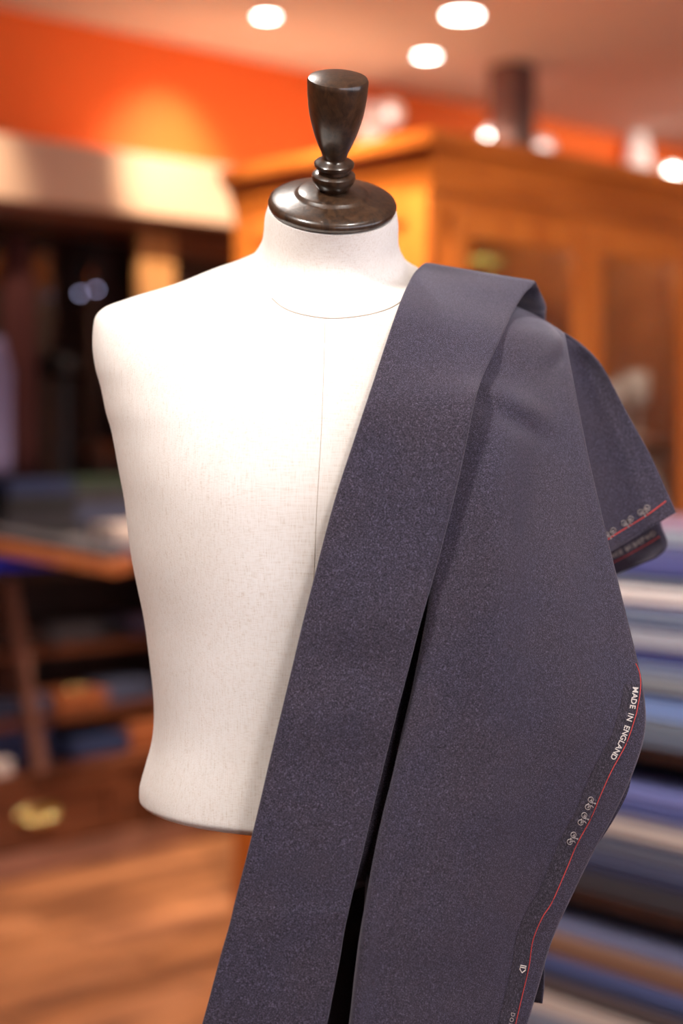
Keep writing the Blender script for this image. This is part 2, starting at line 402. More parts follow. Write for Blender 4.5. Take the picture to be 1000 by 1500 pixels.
for (z, v) in ((0.655, UV+0.12), (0.455, UV+0.055)):
    edges = [ua]+uprights+[ub]
    for a, b in zip(edges[:-1], edges[1:]):
        boxobj('shelf', (a+0.021, v, z-0.03), (b-0.021, V1-0.03, z), M['walnut'], wu)
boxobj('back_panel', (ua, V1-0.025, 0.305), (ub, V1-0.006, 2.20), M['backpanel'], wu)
boxobj('countertop', (ua, 3.99, 0.885), (ub, V1-0.026, 0.925), M['darkwood'], wu, 0.004)
for a, b in ((1.42, 2.02), (2.12, 2.775), (2.87, 3.525)):
    dr = MB().box((a, UV-0.004, 0.085), (b, UV+0.018, 0.265)).obj('drawer', M['walnut'], wu)
    fr = MB()
    for lo, hi in (((a, UV-0.018, 0.225), (b, UV-0.0041, 0.265)), ((a, UV-0.018, 0.085), (b, UV-0.0041, 0.125)), ((a, UV-0.018, 0.1251), (a+0.05, UV-0.0041, 0.2249)), ((b-0.05, UV-0.018, 0.1251), (b, UV-0.0041, 0.2249))):
        fr.box(lo, hi, 0.003)
    fr.obj('drawer_frame', M['walnut'], dr)
    hc = (a+b)/2 if not abs(a-2.12) < .01 else at_v(62, 1196, UV-0.03).x
    h = MB(); n = 14
    h.lathe([(0.03, 0), (0.03, 0.003), (0.026, 0.006), (0.01, 0.012)], (0, 0, 0), 28, Matrix.Rotation(math.radians(90), 3, 'X'))
    h.v = [Vector((hc+v.x*2.3, UV-0.0042+v.y, 0.178+v.z)) for v in h.v]
    pts = [(hc-0.058, UV-0.006, 0.178), (hc-0.052, UV-0.03, 0.172)]+[(hc-0.045+0.09*k/n, UV-0.036-0.004*math.sin(math.pi*k/n), 0.168-0.006*math.sin(math.pi*k/n)) for k in range(n+1)]+[(hc+0.052, UV-0.03, 0.172), (hc+0.058, UV-0.006, 0.178)]
    h.tube(pts, 0.011, 10)
    h.lathe([(0.020, 0), (0.020, 0.004), (0.012, 0.008)], (hc-0.058, UV-0.004, 0.178), 20, Matrix.Rotation(math.radians(90), 3, 'X'))
    h.lathe([(0.020, 0), (0.020, 0.004), (0.012, 0.008)], (hc+0.058, UV-0.004, 0.178), 20, Matrix.Rotation(math.radians(90), 3, 'X'))
    h.obj('drawer_handle', M['brass'], dr, True)['label'] = 'brass pull handle'
boxobj('fascia', (ua, UV, 2.00), (ub, V1-0.005, 2.19), M['fascia'], wu, 0.004)['label'] = 'cream fascia board under the orange wall'
boxobj('soffit', (ua, UV+0.06, 1.965), (ub, V1-0.027, 2.0), M['walnut'], wu)
for u0 in (2.155-0.8, 2.945, 2.945+0.86):
    boxobj('pilaster', (u0, UV+0.13, 0.926), (u0+0.14, UV+0.16, 1.965), M['pilaster'], wu, 0.004)
boxobj('header', (3.086, UV+0.14, 1.895), (3.804, UV+0.18, 1.964), M['walnut'], wu)
boxobj('case_glass', (1.51, UV+0.396, 0.926), (2.944, UV+0.402, 1.964), M['caseglass'], wu)
boxobj('inner_panel', (3.087, UV+0.20, 0.926), (3.803, UV+0.22, 1.894), M['darkwood'], wu)
# two tiny cold glowing dots, added as lamp reflections in the case glass
for k, (px, py) in enumerate(((117, 430), (141, 424))):
    p = at_v(px, py, UV+0.26)
    e = empty('display_spotlight', (p.x, p.y, p.z), ('left' if k == 0 else 'right')+' one of two tiny bluish display lights in the dark case', 'spotlight', 'tiny display lights in the dark case')
    MB().lathe([(0.0045, -0.004), (0.0065, 0.0), (0.0045, 0.004)], p, 14).obj('bulb', M['led'], e, True)
    MB().tube([(p.x, p.y, p.z+0.004), (p.x, p.y, 1.9645)], 0.002, 6).obj('stem', M['black'], e)

# --- things on the counter and shelves of the wall unit
def folded_cloth(name, c, size, mat, label, cat, group=None, rot=0.0, layers=3, pitch=0.0):
    """a folded piece of cloth lying flat: rounded fold edge at the front, layers showing"""
    L, D, H = size
    prof = []
    for k in range(layers):
        z0 = H*k/layers; z1 = H*(k+1)/layers; zm = (z0+z1)/2; r = (z1-z0)/2
        for j in range(7):
            a = -math.pi/2+math.pi*j/6
            prof.append((-D/2 - r*0.9*math.cos(a)+r*0.9, zm+r*0.97*math.sin(a)))
    prof += [(D/2-0.004, H), (D/2, H-0.004), (D/2, 0.004), (D/2-0.004, 0)]
    R = Matrix.Rotation(rot, 3, 'Z') @ Matrix.Rotation(pitch, 3, 'Y')
    c = Vector(c); segs = 6; vs = []; fs = []; n = len(prof)
    for i in range(segs+1):
        x = -L/2+L*i/segs
        w = 0.0015*math.sin(i*2.1+L*40)
        for (y, z) in prof:
            vs.append(c+R @ Vector((x, y+w, z)))
    for i in range(segs):
        for k in range(n):
            k2 = (k+1) % n
            fs.append((i*n+k, i*n+k2, (i+1)*n+k2, (i+1)*n+k))
    fs.append(tuple(range(n))); fs.append(tuple(segs*n+k for k in range(n))[::-1])
    o = mesh_obj(name, vs, fs, mat, None, False, c)
    for p in o.data.polygons: p.use_smooth = True
    try: o.data.set_sharp_from_angle(angle=math.radians(50))
    except Exception: pass
    return tag(o, label, cat, group)
CT = 0.9255
c_black = cloth_mat('black_cloth', srgb(30, 27, 31)); c_char = cloth_mat('charcoal_cloth', srgb(52, 47, 54)); c_navy = cloth_mat('navy_cloth', srgb(30, 40, 78))
c_white = cloth_mat('off_white_cloth', srgb(196, 178, 172)); c_green = cloth_mat('dark_green_cloth', srgb(40, 56, 36)); c_blue = cloth_mat('bright_blue_cloth', srgb(24, 44, 200))
c_teal = cloth_mat('teal_cloth', srgb(10, 120, 130)); c_lil = cloth_mat('lilac_cloth', srgb(124, 114, 146)); c_red = cloth_mat('deep_red_cloth', srgb(70, 24, 20)); c_slate = cloth_mat('slate_cloth', srgb(66, 70, 96))
c_brown = cloth_mat('brown_cloth', srgb(84, 58, 50)); c_orange = cloth_mat('orange_brown_cloth', srgb(160, 84, 40)); c_grey = cloth_mat('grey_cloth', srgb(96, 88, 92))
def on_counter(px, v, z=CT):
    l = (px-500.0)/F; d = v/(CY+l*SY); p = room(l*d, d, z); return p
p = on_counter(0, 3.95); folded_cloth('folded_cloth', p, (0.36, 0.13, 0.032), c_blue, 'bright blue folded cloth under the wooden tray', 'folded cloth', rot=-0.3)
p = on_counter(0, 3.95); folded_cloth('folded_cloth', p+Vector((-0.29, 0.08, 0)), (0.2, 0.12, 0.03), c_teal, 'teal folded cloth left of the bright blue one', 'folded cloth', rot=-0.3)
# wooden tray board lying askew on the blue cloth
a_, b_ = P(-60, 781, 4.42), P(166, 823, 4.31)
dirv = (b_-a_).normalized(); side = Vector((0, 0, 1)).cross(dirv).normalized(); up = dirv.cross(side)
if up.z < 0: up = -up
if side.y < 0: side = -side
tr = empty('wooden_tray', a_, 'orange-brown wooden tray edge jutting out over the dark counter', 'tray')
def obox(mb, o, ex, ey, ez, x0, x1, y0, y1, z0, z1):
    vs = [o+ex*x+ey*y+ez*z for z in (z0, z1) for (x, y) in ((x0, y0), (x1, y0), (x1, y1), (x0, y1))]
    return mb.add(vs, [(0,3,2,1),(4,5,6,7),(0,1,5,4),(1,2,6,5),(2,3,7,6),(3,0,4,7)])
Lt = (b_-a_).length
traymat = mat_wood('tray_wood', srgb(150, 82, 48), srgb(186, 112, 66), 0.4, (8, 8, 8), 2)
obox(MB(), a_, dirv, side, up, 0, Lt, 0, 0.13, -0.035, -0.02).obj('tray_base', traymat, tr)
rim = MB(); obox(rim, a_, dirv, side, up, 0, Lt, -0.012, 0, -0.035, 0.004); obox(rim, a_, dirv, side, up, 0, Lt, 0.13, 0.142, -0.035, 0.004)
obox(rim, a_, dirv, side, up, -0.012, 0, -0.012, 0.142, -0.035, 0.004); obox(rim, a_, dirv, side, up, Lt, Lt+0.012, -0.012, 0.142, -0.035, 0.004)
rim.obj('tray_rim', traymat, tr)
q = a_+dirv*(Lt*0.55)+side*0.065-up*0.0195
folded_cloth('folded_cloth', q, (Lt*0.8, 0.10, 0.045), c_char, 'charcoal folded cloth lying in the wooden tray', 'folded cloth', rot=math.atan2(dirv.y, dirv.x), pitch=-math.asin(dirv.z))
# piles on the counter
def pile(px, v, items, yaw=0.0):
    z = CT
    for (nm, size, mat, label) in items:
        p = on_counter(px, v, z); folded_cloth(nm, p, size, mat, label, 'folded garment', 'garments folded on the dark counter', rot=yaw)
        z += size[2]+0.0006
pile(38, 4.20, [('folded_garment', (0.25, 0.2, 0.05), c_brown, 'brown folded garment at the bottom of the left counter pile'),
                ('folded_garment', (0.24, 0.2, 0.05), c_black, 'black folded garment second from the bottom of the left counter pile'),
                ('folded_garment', (0.25, 0.19, 0.045), c_char, 'charcoal folded garment in the middle of the left counter pile'),
                ('folded_garment', (0.24, 0.2, 0.05), c_black, 'black folded garment near the top of the left counter pile'),
                ('folded_garment', (0.23, 0.19, 0.045), c_navy, 'dark navy folded garment topping the left counter pile')])
pile(130, 4.20, [('folded_garment', (0.24, 0.2, 0.06), c_black, 'black folded garment at the bottom of the right counter pile'),
                 ('folded_garment', (0.24, 0.19, 0.05), c_char, 'charcoal folded garment in the right counter pile'),
                 ('folded_garment', (0.23, 0.19, 0.05), c_slate, 'slate blue folded garment in the right counter pile'),
                 ('folded_garment', (0.23, 0.19, 0.05), c_char, 'charcoal folded garment under the dark green one'),
                 ('folded_garment', (0.22, 0.18, 0.035), c_green, 'dark green folded garment topping the right counter pile')])
p = on_counter(188, 4.02); folded_cloth('folded_cloth', p, (0.30, 0.15, 0.05), c_slate, 'dark slate folded cloth under the off-white shirt', 'folded cloth', rot=0.0)
folded_cloth('folded_shirt', p+Vector((0.02, 0, 0.0506)), (0.22, 0.14, 0.055), c_white, 'off-white folded shirt on the counter beside the dress form', 'shirt', rot=0.0)
folded_cloth('folded_shirt', on_counter(95, 4.0), (0.10, 0.12, 0.075), c_grey, 'grey rolled shirt on the counter left of the white one', 'shirt')
# black tie stand
p = on_counter(96, 4.365, CT)
ts = empty('tie_stand', p, 'black stand with a round head standing behind the counter piles', 'stand')
MB().lathe([(0.06, 0), (0.06, 0.012), (0.02, 0.02)], p, 24).obj('base', M['black'], ts, True)
MB().tube([p+Vector((0, 0, 0.02)), p+Vector((0, 0, 0.57))], 0.012, 10).obj('pole', M['black'], ts)
MB().lathe([(0.006, 0.57), (0.04, 0.58), (0.055, 0.605), (0.05, 0.635), (0.03, 0.65), (0.004, 0.655)], p, 24).obj('head', M['black'], ts, True)
# brown box behind
p = on_counter(150, 4.36, CT)
bx_ = empty('leather_box', p, 'reddish brown box standing at the back of the counter', 'box')
boxobj('box_body', (p.x-0.04, p.y-0.05, CT), (p.x+0.19, p.y+0.06, CT+0.30), M['backpanel'], bx_, 0.006)
boxobj('box_lid', (p.x-0.044, p.y-0.054, CT+0.3005), (p.x+0.194, p.y+0.062, CT+0.36), M['walnut'], bx_, 0.006)
# garments hanging at the left end of the case
def hanging(name, px0, px1, v, z0, z1, mat, label, cat, folds=5, depth=0.05):
    a = on_counter(px0, v).x; b = on_counter(px1, v).x
    n = 48; vs = []
    for j in range(9):
        z = z1-(z1-z0)*j/8; spread = 0.55+0.45*min(1, j/2.0)
        for i in range(n):
            t = 2*math.pi*i/n
            cx = (a+b)/2+(b-a)/2*spread*math.cos(t)
            cyy = v+depth*spread*math.sin(t)*(1+0.25*math.cos(folds*2*t+j*0.1))
            vs.append((cx, cyy, z))
    fs = [(j*n+i, j*n+(i+1) % n, (j+1)*n+(i+1) % n, (j+1)*n+i) for j in range(8) for i in range(n)]
    fs.append(tuple(range(n))); fs.append(tuple(8*n+i for i in range(n))[::-1])
    o = mesh_obj(name, vs, fs, mat, None, True, ((a+b)/2, v, z0))
    return tag(o, label, cat)
hanging('hanging_jacket', 2, 48, 4.27, 1.19, 1.93, c_red, 'dark red jacket hanging at the left end of the case', 'jacket')
hanging('hanging_shirt', -40, 13, 4.17, 1.19, 1.60, c_lil, 'pale lilac shirt hanging at the left edge in front of the dark red jacket', 'shirt')
# things on the raked shelves
S1, S2, S0 = 0.6555, 0.4555, 0.3055
def shelf_item(px, v, z, size, mat, label, name='folded_cloth', rot=0.0, cat='folded cloth'):
    return folded_cloth(name, on_counter(px, v, z), size, mat, label, cat, 'cloths on the raked shelves', rot)
shelf_item(94, 4.28, S1, (0.17, 0.14, 0.05), c_grey, 'grey folded cloth on the upper shelf right of the upright')
shelf_item(150, 4.30, S1, (0.15, 0.14, 0.045), c_char, 'charcoal folded cloth on the upper shelf near the dress form')
shelf_item(205, 4.28, S1, (0.16, 0.14, 0.06), c_lil, 'mauve folded cloth on the upper shelf at the dress form edge')
shelf_item(0, 4.28, S1, (0.24, 0.14, 0.04), c_brown, 'brown folded cloth on the upper shelf left of the upright')
shelf_item(104, 4.22, S2, (0.19, 0.16, 0.05), c_orange, 'orange-brown folded cloth on the middle shelf')
shelf_item(170, 4.22, S2, (0.19, 0.16, 0.06), c_slate, 'blue-grey folded cloth on the middle shelf right of the orange-brown one')
shelf_item(-10, 4.22, S2, (0.30, 0.16, 0.05), c_slate, 'slate folded cloth on the middle shelf left of the upright')
shelf_item(-30, 4.19, S0, (0.40, 0.18, 0.125), c_navy, 'thick navy folded cloth on the bottom ledge left of the upright')
shelf_item(125, 4.19, S0, (0.24, 0.18, 0.06), c_navy, 'navy folded cloth on the bottom ledge right of the upright')
shelf_item(205, 4.17, S0, (0.18, 0.18, 0.085), c_orange, 'orange-brown folded cloth on the bottom ledge beside the dress form')
shelf_item(-2, 4.072, S0, (0.06, 0.05, 0.045), c_white, 'white rolled cloth on the bottom ledge at the left edge')
for px, lab in ((101, 'left brass button on the orange-brown folded cloth'), (121, 'right brass button on the orange-brown folded cloth')):
    p = on_counter(px, 4.175, S2+0.051)
    tag(MB().lathe([(0.014, 0), (0.018, 0.004), (0.015, 0.012), (0.008, 0.017), (0.002, 0.018)], p, 20).obj('brass_button', M['brass'], None, True, p), lab, 'button', 'brass buttons on the middle shelf')

# ------------------------------------------------------------------ glazed cherry cabinet
cu0, cu1, cv0, cv1 = 2.725, 3.83, 2.65, 3.40
cab = empty('display_cabinet', ((cu0+cu1)/2, (cv0+cv1)/2, 0), 'tall cherry wood display cabinet with glazed doors and a moulded cornice', 'cabinet')
ZB, ZG0, ZG1, ZT = 0.10, 0.97, 1.80, 1.93
boxobj('plinth', (cu0-0.01, cv0-0.01, 0), (cu1+0.01, cv1+0.01, ZB), M['cherry_h'], cab, 0.004)
side_m = MB().box((cu0, cv0, ZB), (cu0+0.025, cv1, ZT))
side_m.obj('side_panel', M['cherry'], cab)
boxobj('side_panel', (cu1-0.025, cv0, ZB), (cu1, cv1, ZT), M['cherry'], cab)
fr = MB()  # frame mouldings on the left side
for lo, hi in (((cu0-0.012, cv0, ZB), (cu0, cv0+0.075, ZT)), ((cu0-0.012, cv1-0.075, ZB), (cu0, cv1, ZT)), ((cu0-0.012, cv0+0.0751, ZT-0.10), (cu0, cv1-0.0751, ZT)), ((cu0-0.012, cv0+0.0751, 0.88), (cu0, cv1-0.0751, 0.98)), ((cu0-0.012, cv0+0.0751, ZB), (cu0, cv1-0.0751, ZB+0.1))):
    fr.box(lo, hi, 0.003)
fr.obj('side_frame', M['cherry'], cab)
boxobj('back_panel', (cu0+0.0251, cv1-0.015, ZB), (cu1-0.0251, cv1, ZT), M['cabback'], cab)
boxobj('top_board', (cu0+0.0251, cv0+0.02, ZT-0.03), (cu1-0.0251, cv1-0.0151, ZT), M['cherry_h'], cab)
boxobj('middle_board', (cu0+0.0251, cv0+0.03, 0.90), (cu1-0.0251, cv1-0.0151, 0.93), M['cherry_h'], cab)
boxobj('base_board', (cu0+0.0251, cv0+0.03, ZB), (cu1-0.0251, cv1-0.0151, ZB+0.03), M['cherry_h'], cab)
boxobj('top_rail', (cu0+0.0251, cv0, ZG1+0.055), (cu1-0.0251, cv0+0.022, ZT), M['cherry_h'], cab)
boxobj('middle_rail', (cu0+0.0251, cv0, 0.86), (cu1-0.0251, cv0+0.022, 0.935), M['cherry_h'], cab)
# cornice: stepped moulding swept round front and both sides
prof = [(0.0, 1.90), (0.004, 1.93), (0.012, 1.945), (0.016, 1.965), (0.03, 1.985), (0.05, 2.0), (0.054, 2.018), (0.054, 2.032), (0.0, 2.034)]
cm = MB(); ring = []
for (o_, z) in prof:
    ring.append([(cu0-o_-0.012, cv0-o_-0.012, z), (cu1+o_+0.012, cv0-o_-0.012, z), (cu1+o_+0.012, cv1+0.001, z), (cu0-o_-0.012, cv1+0.001, z)])
vs = [v for r in ring for v in r]; fs = []
for i in range(len(prof)-1):
    for k in range(4): fs.append((i*4+k, i*4+(k+1) % 4, (i+1)*4+(k+1) % 4, (i+1)*4+k))
fs.append((0, 1, 2, 3)); fs.append(tuple((len(prof)-1)*4+k for k in range(4)))
cm.add(vs, fs).obj('cornice', M['cherry_h'], cab)
def door(ul, ur, zl, zh, glazed, knob_side):
    dd = empty_part = bpy.data.objects.new('door', None)
    fm = MB(); s = 0.062
    for lo, hi in (((ul, cv0-0.022, zl), (ul+s, cv0-0.001, zh)), ((ur-s, cv0-0.022, zl), (ur, cv0-0.001, zh)), ((ul+s, cv0-0.0215, zh-s), (ur-s, cv0-0.0015, zh)), ((ul+s, cv0-0.0215, zl), (ur-s, cv0-0.0015, zl+s))):
        fm.box(lo, hi, 0.002)
    bpy.data.objects.remove(dd)
    d = fm.obj('door', M['cherry'], cab)
    if glazed:
        boxobj('door_glass', (ul+s+0.0005, cv0-0.013, zl+s+0.0005), (ur-s-0.0005, cv0-0.009, zh-s-0.0005), M['glass'], d)
    else:
        boxobj('door_panel', (ul+s+0.0005, cv0-0.015, zl+s+0.0005), (ur-s-0.0005, cv0-0.005, zh-s-0.0005), M['cherry'], d)
    ku = ur-0.03 if knob_side > 0 else ul+0.03
    MB().lathe([(0.006, 0), (0.006, 0.012), (0.014, 0.018), (0.012, 0.028), (0.004, 0.031)], (ku, cv0-0.0222, (zl+zh)/2-0.2), 20, Matrix.Rotation(math.radians(90), 3, 'X')).obj('knob', M['brass'], d, True)
    return d
um = 3.298
for zl, zh, g in ((0.937, 1.853, True), (ZB+0.002, 0.858, False)):
    door(2.780, um-0.001, zl, zh, g, 1); door(um+0.001, 3.77, zl, zh, g, -1)
boxobj('stile', (cu0+0.0251, cv0, ZB), (2.779, cv0+0.022, ZG1+0.0549), M['cherry'], cab)
boxobj('stile', (3.771, cv0, ZB), (cu1-0.0251, cv0+0.022, ZG1+0.0549), M['cherry'], cab)
boxobj('divider', (um-0.012, cv0+0.03, 0.9301), (um+0.012, cv1-0.0152, ZT-0.0301), M['cherry'], cab)
SHZ = (1.30, 1.60)
for z in SHZ:
    boxobj('shelf', (cu0+0.0252, cv0+0.06, z-0.018), (um-0.0121, cv1-0.0152, z), M['cherry_h'], cab)
    if z < 1.5: boxobj('shelf', (um+0.0121, cv0+0.06, z-0.018), (cu1-0.0252, cv1-0.0152, z), M['cherry_h'], cab)
# things inside the cabinet
def goblet(p, s, name, mat, label, cat, group, h=0.16):
    e = empty(name, p, label, cat, group)
    MB().lathe([(0.036*s, 0), (0.034*s, 0.005), (0.008*s, 0.012)], p, 22).obj('foot', mat, e, True)
    MB().lathe([(0.006*s, 0.0115), (0.005*s, 0.04), (0.006*s, h*0.45)], p, 16).obj('stem', mat, e, True)
    MB().lathe([(0.006*s, h*0.45), (0.03*s, h*0.52), (0.04*s, h*0.68), (0.036*s, h), (0.033*s, h), (0.036*s, h*0.68), (0.005*s, h*0.5)], p, 24).obj('bowl', mat, e, True)
    return e
k = 0
order = ['first', 'second', 'third', 'fourth', 'fifth']
for i, px in enumerate((892, 912, 932, 950, 966)):
    pp = on_counter(px, 2.80 if i % 2 == 0 else 2.88, 1.3005)
    goblet(pp, 1.0, 'goblet', M['white_china'], f'{order[i]} white goblet from the left behind the right cabinet door', 'goblet', 'white goblets in the cabinet', 0.15+0.02*(i % 3))
pp = on_counter(940, 2.78, 0.9305)
vz = empty('white_vase', pp, 'tall white vase behind the right cabinet door below the goblets', 'vase')
MB().lathe([(0.05, 0), (0.07, 0.05), (0.085, 0.14), (0.06, 0.23), (0.035, 0.27), (0.045, 0.29), (0.04, 0.29), (0.03, 0.26)], pp, 30).obj('vase_body', M['white_china'], vz, True)
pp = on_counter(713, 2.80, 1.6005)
gb = empty('glass_bowl', pp, 'yellow-green footed glass bowl behind the left cabinet door', 'bowl')  # bowl form stands in for a pendant lamp's reflection in the door glass
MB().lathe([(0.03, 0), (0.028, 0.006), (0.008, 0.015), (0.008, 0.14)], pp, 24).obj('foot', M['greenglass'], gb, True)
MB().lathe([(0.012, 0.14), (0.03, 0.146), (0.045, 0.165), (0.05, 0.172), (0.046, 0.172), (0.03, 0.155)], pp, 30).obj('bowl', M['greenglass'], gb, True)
pp = on_counter(702, 2.86, 1.6005)
db = empty('black_box', pp, 'small black box behind the left cabinet door under the green bowl', 'box')
boxobj('box_body', (pp.x-0.06, pp.y-0.02, 1.6005), (pp.x+0.06, pp.y+0.06, 1.68), M['black'], db, 0.004)
boxobj('box_lid', (pp.x-0.062, pp.y-0.022, 1.6803), (pp.x+0.062, pp.y+0.062, 1.70), M['black'], db, 0.004)
for i, (px, col) in enumerate(((775, c_brown), (800, c_grey))):
    pp = on_counter(px, 2.92, 1.6005)
    e = empty('book', pp, ('brown' if i == 0 else 'grey')+' upright book behind the left cabinet door', 'book', 'upright books in the cabinet')
    boxobj('cover', (pp.x-0.03, pp.y, 1.6005), (pp.x+0.03, pp.y+0.17, 1.82), col, e, 0.003)
    boxobj('pages', (pp.x-0.025, pp.y+0.003, 1.8201), (pp.x+0.025, pp.y+0.165, 1.8215), M['white_china'], e)

# ------------------------------------------------------------------ shelving with folded bolts of cloth
su0, su1, sv0, sv1 = 2.45, 2.95, 1.02, 2.36
sh = empty('fabric_shelving', ((su0+su1)/2, (sv0+sv1)/2, 0), 'low dark wooden shelving holding stacks of folded suit fabrics', 'shelving')
BZ = ((0.04, 0.065), (0.365, 0.39), (0.675, 0.70))
for a, b in BZ: boxobj('shelf_board', (su0+0.03, sv0+0.0251, a), (su1-0.021, sv1-0.0251, b), M['darkwood'], sh)
boxobj('end_panel', (su0+0.03, sv1-0.025, 0), (su1, sv1, 0.74), M['darkwood'], sh); boxobj('end_panel', (su0+0.03, sv0, 0), (su1, sv0+0.025, 0.74), M['darkwood'], sh)
boxobj('back_panel', (su1-0.02, sv0+0.0251, 0.0), (su1, sv1-0.0251, 0.74), M['darkwood'], sh)
def bolt(z, h, col, label, group, inset=0.0, layers=2, short=0.0):
    vl0, vl1 = sv0+0.05+short, sv1-0.06
    c = ((su0+su1)/2-0.01, (vl0+vl1)/2, z)
    m = cloth_mat('bolt_cloth', col, 0.07)
    return folded_cloth('folded_fabric', c, (vl1-vl0, 0.44-inset, h), m, label, 'folded fabric', group, rot=-math.pi/2, layers=layers)
tier1 = [(0.030, srgb(92, 98, 112), 'slate grey folded fabric at the bottom of the upper stack'),
         (0.024, srgb(108, 114, 124), 'mid grey folded fabric second from the bottom of the upper stack'),
         (0.042, srgb(122, 144, 190), 'light blue folded fabric near the bottom of the upper stack'),
         (0.010, srgb(34, 44, 80), 'thin navy folded fabric above the light blue one'),
         (0.028, srgb(134, 134, 136), 'warm grey folded fabric above the thin navy one'),
         (0.022, srgb(116, 124, 146), 'blue grey folded fabric below the indigo one'),
         (0.026, srgb(58, 62, 116), 'indigo folded fabric halfway up the upper stack'),
         (0.018, srgb(146, 142, 150), 'pale mauve grey folded fabric just above the indigo one'),
         (0.020, srgb(168, 166, 172), 'light silver grey folded fabric in the middle of the upper stack'),
         (0.010, srgb(40, 50, 92), 'thin navy folded fabric below the blue grey middle piece'),
         (0.026, srgb(124, 132, 148), 'blue grey folded fabric just below the lavender sliver'),
         (0.010, srgb(112, 112, 160), 'thin lavender folded fabric right under the cream one'),
         (0.032, srgb(222, 208, 200), 'cream folded fabric in the upper part of the upper stack'),
         (0.018, srgb(112, 114, 124), 'grey folded fabric right on top of the cream one'),
         (0.010, srgb(44, 50, 98), 'thin dark blue folded fabric above the cream and grey pair'),
         (0.028, srgb(92, 92, 146), 'lavender blue folded fabric near the top of the upper stack'),
         (0.024, srgb(108, 108, 152), 'lighter lavender folded fabric third from the top of the upper stack'),
         (0.028, srgb(152, 156, 166), 'light grey folded fabric second from the top of the upper stack'),
         (0.008, srgb(132, 104, 124), 'thin dusty mauve folded fabric topping the upper stack')]
def build_stack(z, items, group):
    for i, (h, col, lab) in enumerate(items):
        bolt(z+0.0006, h, col, lab, group, inset=random.uniform(0, 0.016), layers=max(1, round(h/0.013)), short=random.uniform(0, 0.06))
        z += h+0.0008
build_stack(0.70, tier1, 'folded fabrics in the upper stack')
tier2 = [(0.040, srgb(50, 44, 48), 'dark brownish black folded fabric at the bottom of the middle stack'),
         (0.022, srgb(34, 36, 64), 'dark navy folded fabric above the brownish black one'),
         (0.028, srgb(78, 82, 106), 'slate blue folded fabric in the lower half of the middle stack'),
         (0.020, srgb(92, 92, 104), 'grey slate folded fabric just below the navy sliver of the middle stack'),
         (0.010, srgb(28, 36, 66), 'thin navy folded fabric under the beige one of the middle stack'),
         (0.030, srgb(186, 168, 156), 'beige folded fabric in the middle stack'),
         (0.018, srgb(128, 122, 138), 'mauve grey folded fabric on top of the beige one'),
         (0.024, srgb(76, 84, 138), 'medium blue folded fabric second from the top of the middle stack'),
         (0.026, srgb(104, 106, 156), 'lavender blue folded fabric topping the middle stack')]
build_stack(0.39, tier2, 'folded fabrics in the middle stack')
tier3 = [(0.050, srgb(110, 112, 126), 'blue grey folded fabric at the bottom of the lowest stack'),
         (0.040, srgb(184, 166, 154), 'pinkish beige folded fabric in the lowest stack'),
         (0.010, srgb(30, 26, 30), 'thin black folded fabric above the pinkish beige one'),
         (0.026, srgb(86, 72, 70), 'dull brown folded fabric below the dark blue one'),
         (0.022, srgb(42, 50, 82), 'dark blue folded fabric in the lowest stack'),
         (0.024, srgb(80, 92, 138), 'blue folded fabric under the two copper brown ones'),
         (0.022, srgb(122, 84, 62), 'lower copper brown folded fabric of the lowest stack'),
         (0.022, srgb(134, 98, 76), 'upper copper brown folded fabric of the lowest stack'),
         (0.022, srgb(98, 98, 124), 'slate lavender folded fabric topping the lowest stack')]
build_stack(0.065, tier3, 'folded fabrics in the lowest stack')

# ------------------------------------------------------------------ the dress form
DM = 1.43
K = DM/F                       # metres per pixel at the form
PIV = (487.0, 300.0)           # pixel of the cap centre
ROLL = 0.052
ed = Vector((-ROLL, 1.0)).normalized(); er = Vector((1.0, ROLL)).normalized()
base = P(487, 300, DM)
form_floor = room((446-500)*K, DM+0.02, 0)
form = empty('dress_form', form_floor, 'armless male tailor dress form covered in white linen with dark wooden cap', 'dress form')
def body(a, s, y):
    """a: pixels to the right of the form's axis, s: pixels down it, y: metres away from the camera"""
    px = PIV[0]+er.x*a+ed.x*s; py = PIV[1]+er.y*a+ed.y*s
    return room((px-500)*K, DM+y, EYE+(HOR-py)*K)
sil = [(393.5,305),(388.5,320),(386,340),(382,354),(372,369),(360,378),(330,388),(300,396),(249,414),(198,428.5),(170,438),(156,443),(146,449),(138.5,457),(134.5,468),(133.2,491),(134.5,515),(139.5,542),(147,566),(156,605),(165,635),(177,695),(184.5,734),(192,800),(201,850),(212,905),(219,960),(224.5,1010),(226,1050),(222.5,1085),(213,1120),(205.5,1148),(204.5,1165)]
prof = []
for q in sil:
    d = Vector((q[0]-PIV[0], q[1]-PIV[1]))
    prof.append((d.dot(ed), -d.dot(er)))
def lerp_tab(tab, s):
    if s <= tab[0][0]: return tab[0][1:]
    for i in range(len(tab)-1):
        if s <= tab[i+1][0]:
            def slope(j, c):
                a, b = max(j-1, 0), min(j+1, len(tab)-1)
                return (tab[b][c]-tab[a][c])/(tab[b][0]-tab[a][0])
            h = tab[i+1][0]-tab[i][0]; t = (s-tab[i][0])/h
            h00 = 2*t**3-3*t*t+1; h10 = t**3-2*t*t+t; h01 = 3*t*t-2*t**3; h11 = t**3-t*t
            return tuple(h00*tab[i][c]+h10*h*slope(i, c)+h01*tab[i+1][c]+h11*h*slope(i+1, c) for c in range(1, 6))
    return tab[-1][1:]
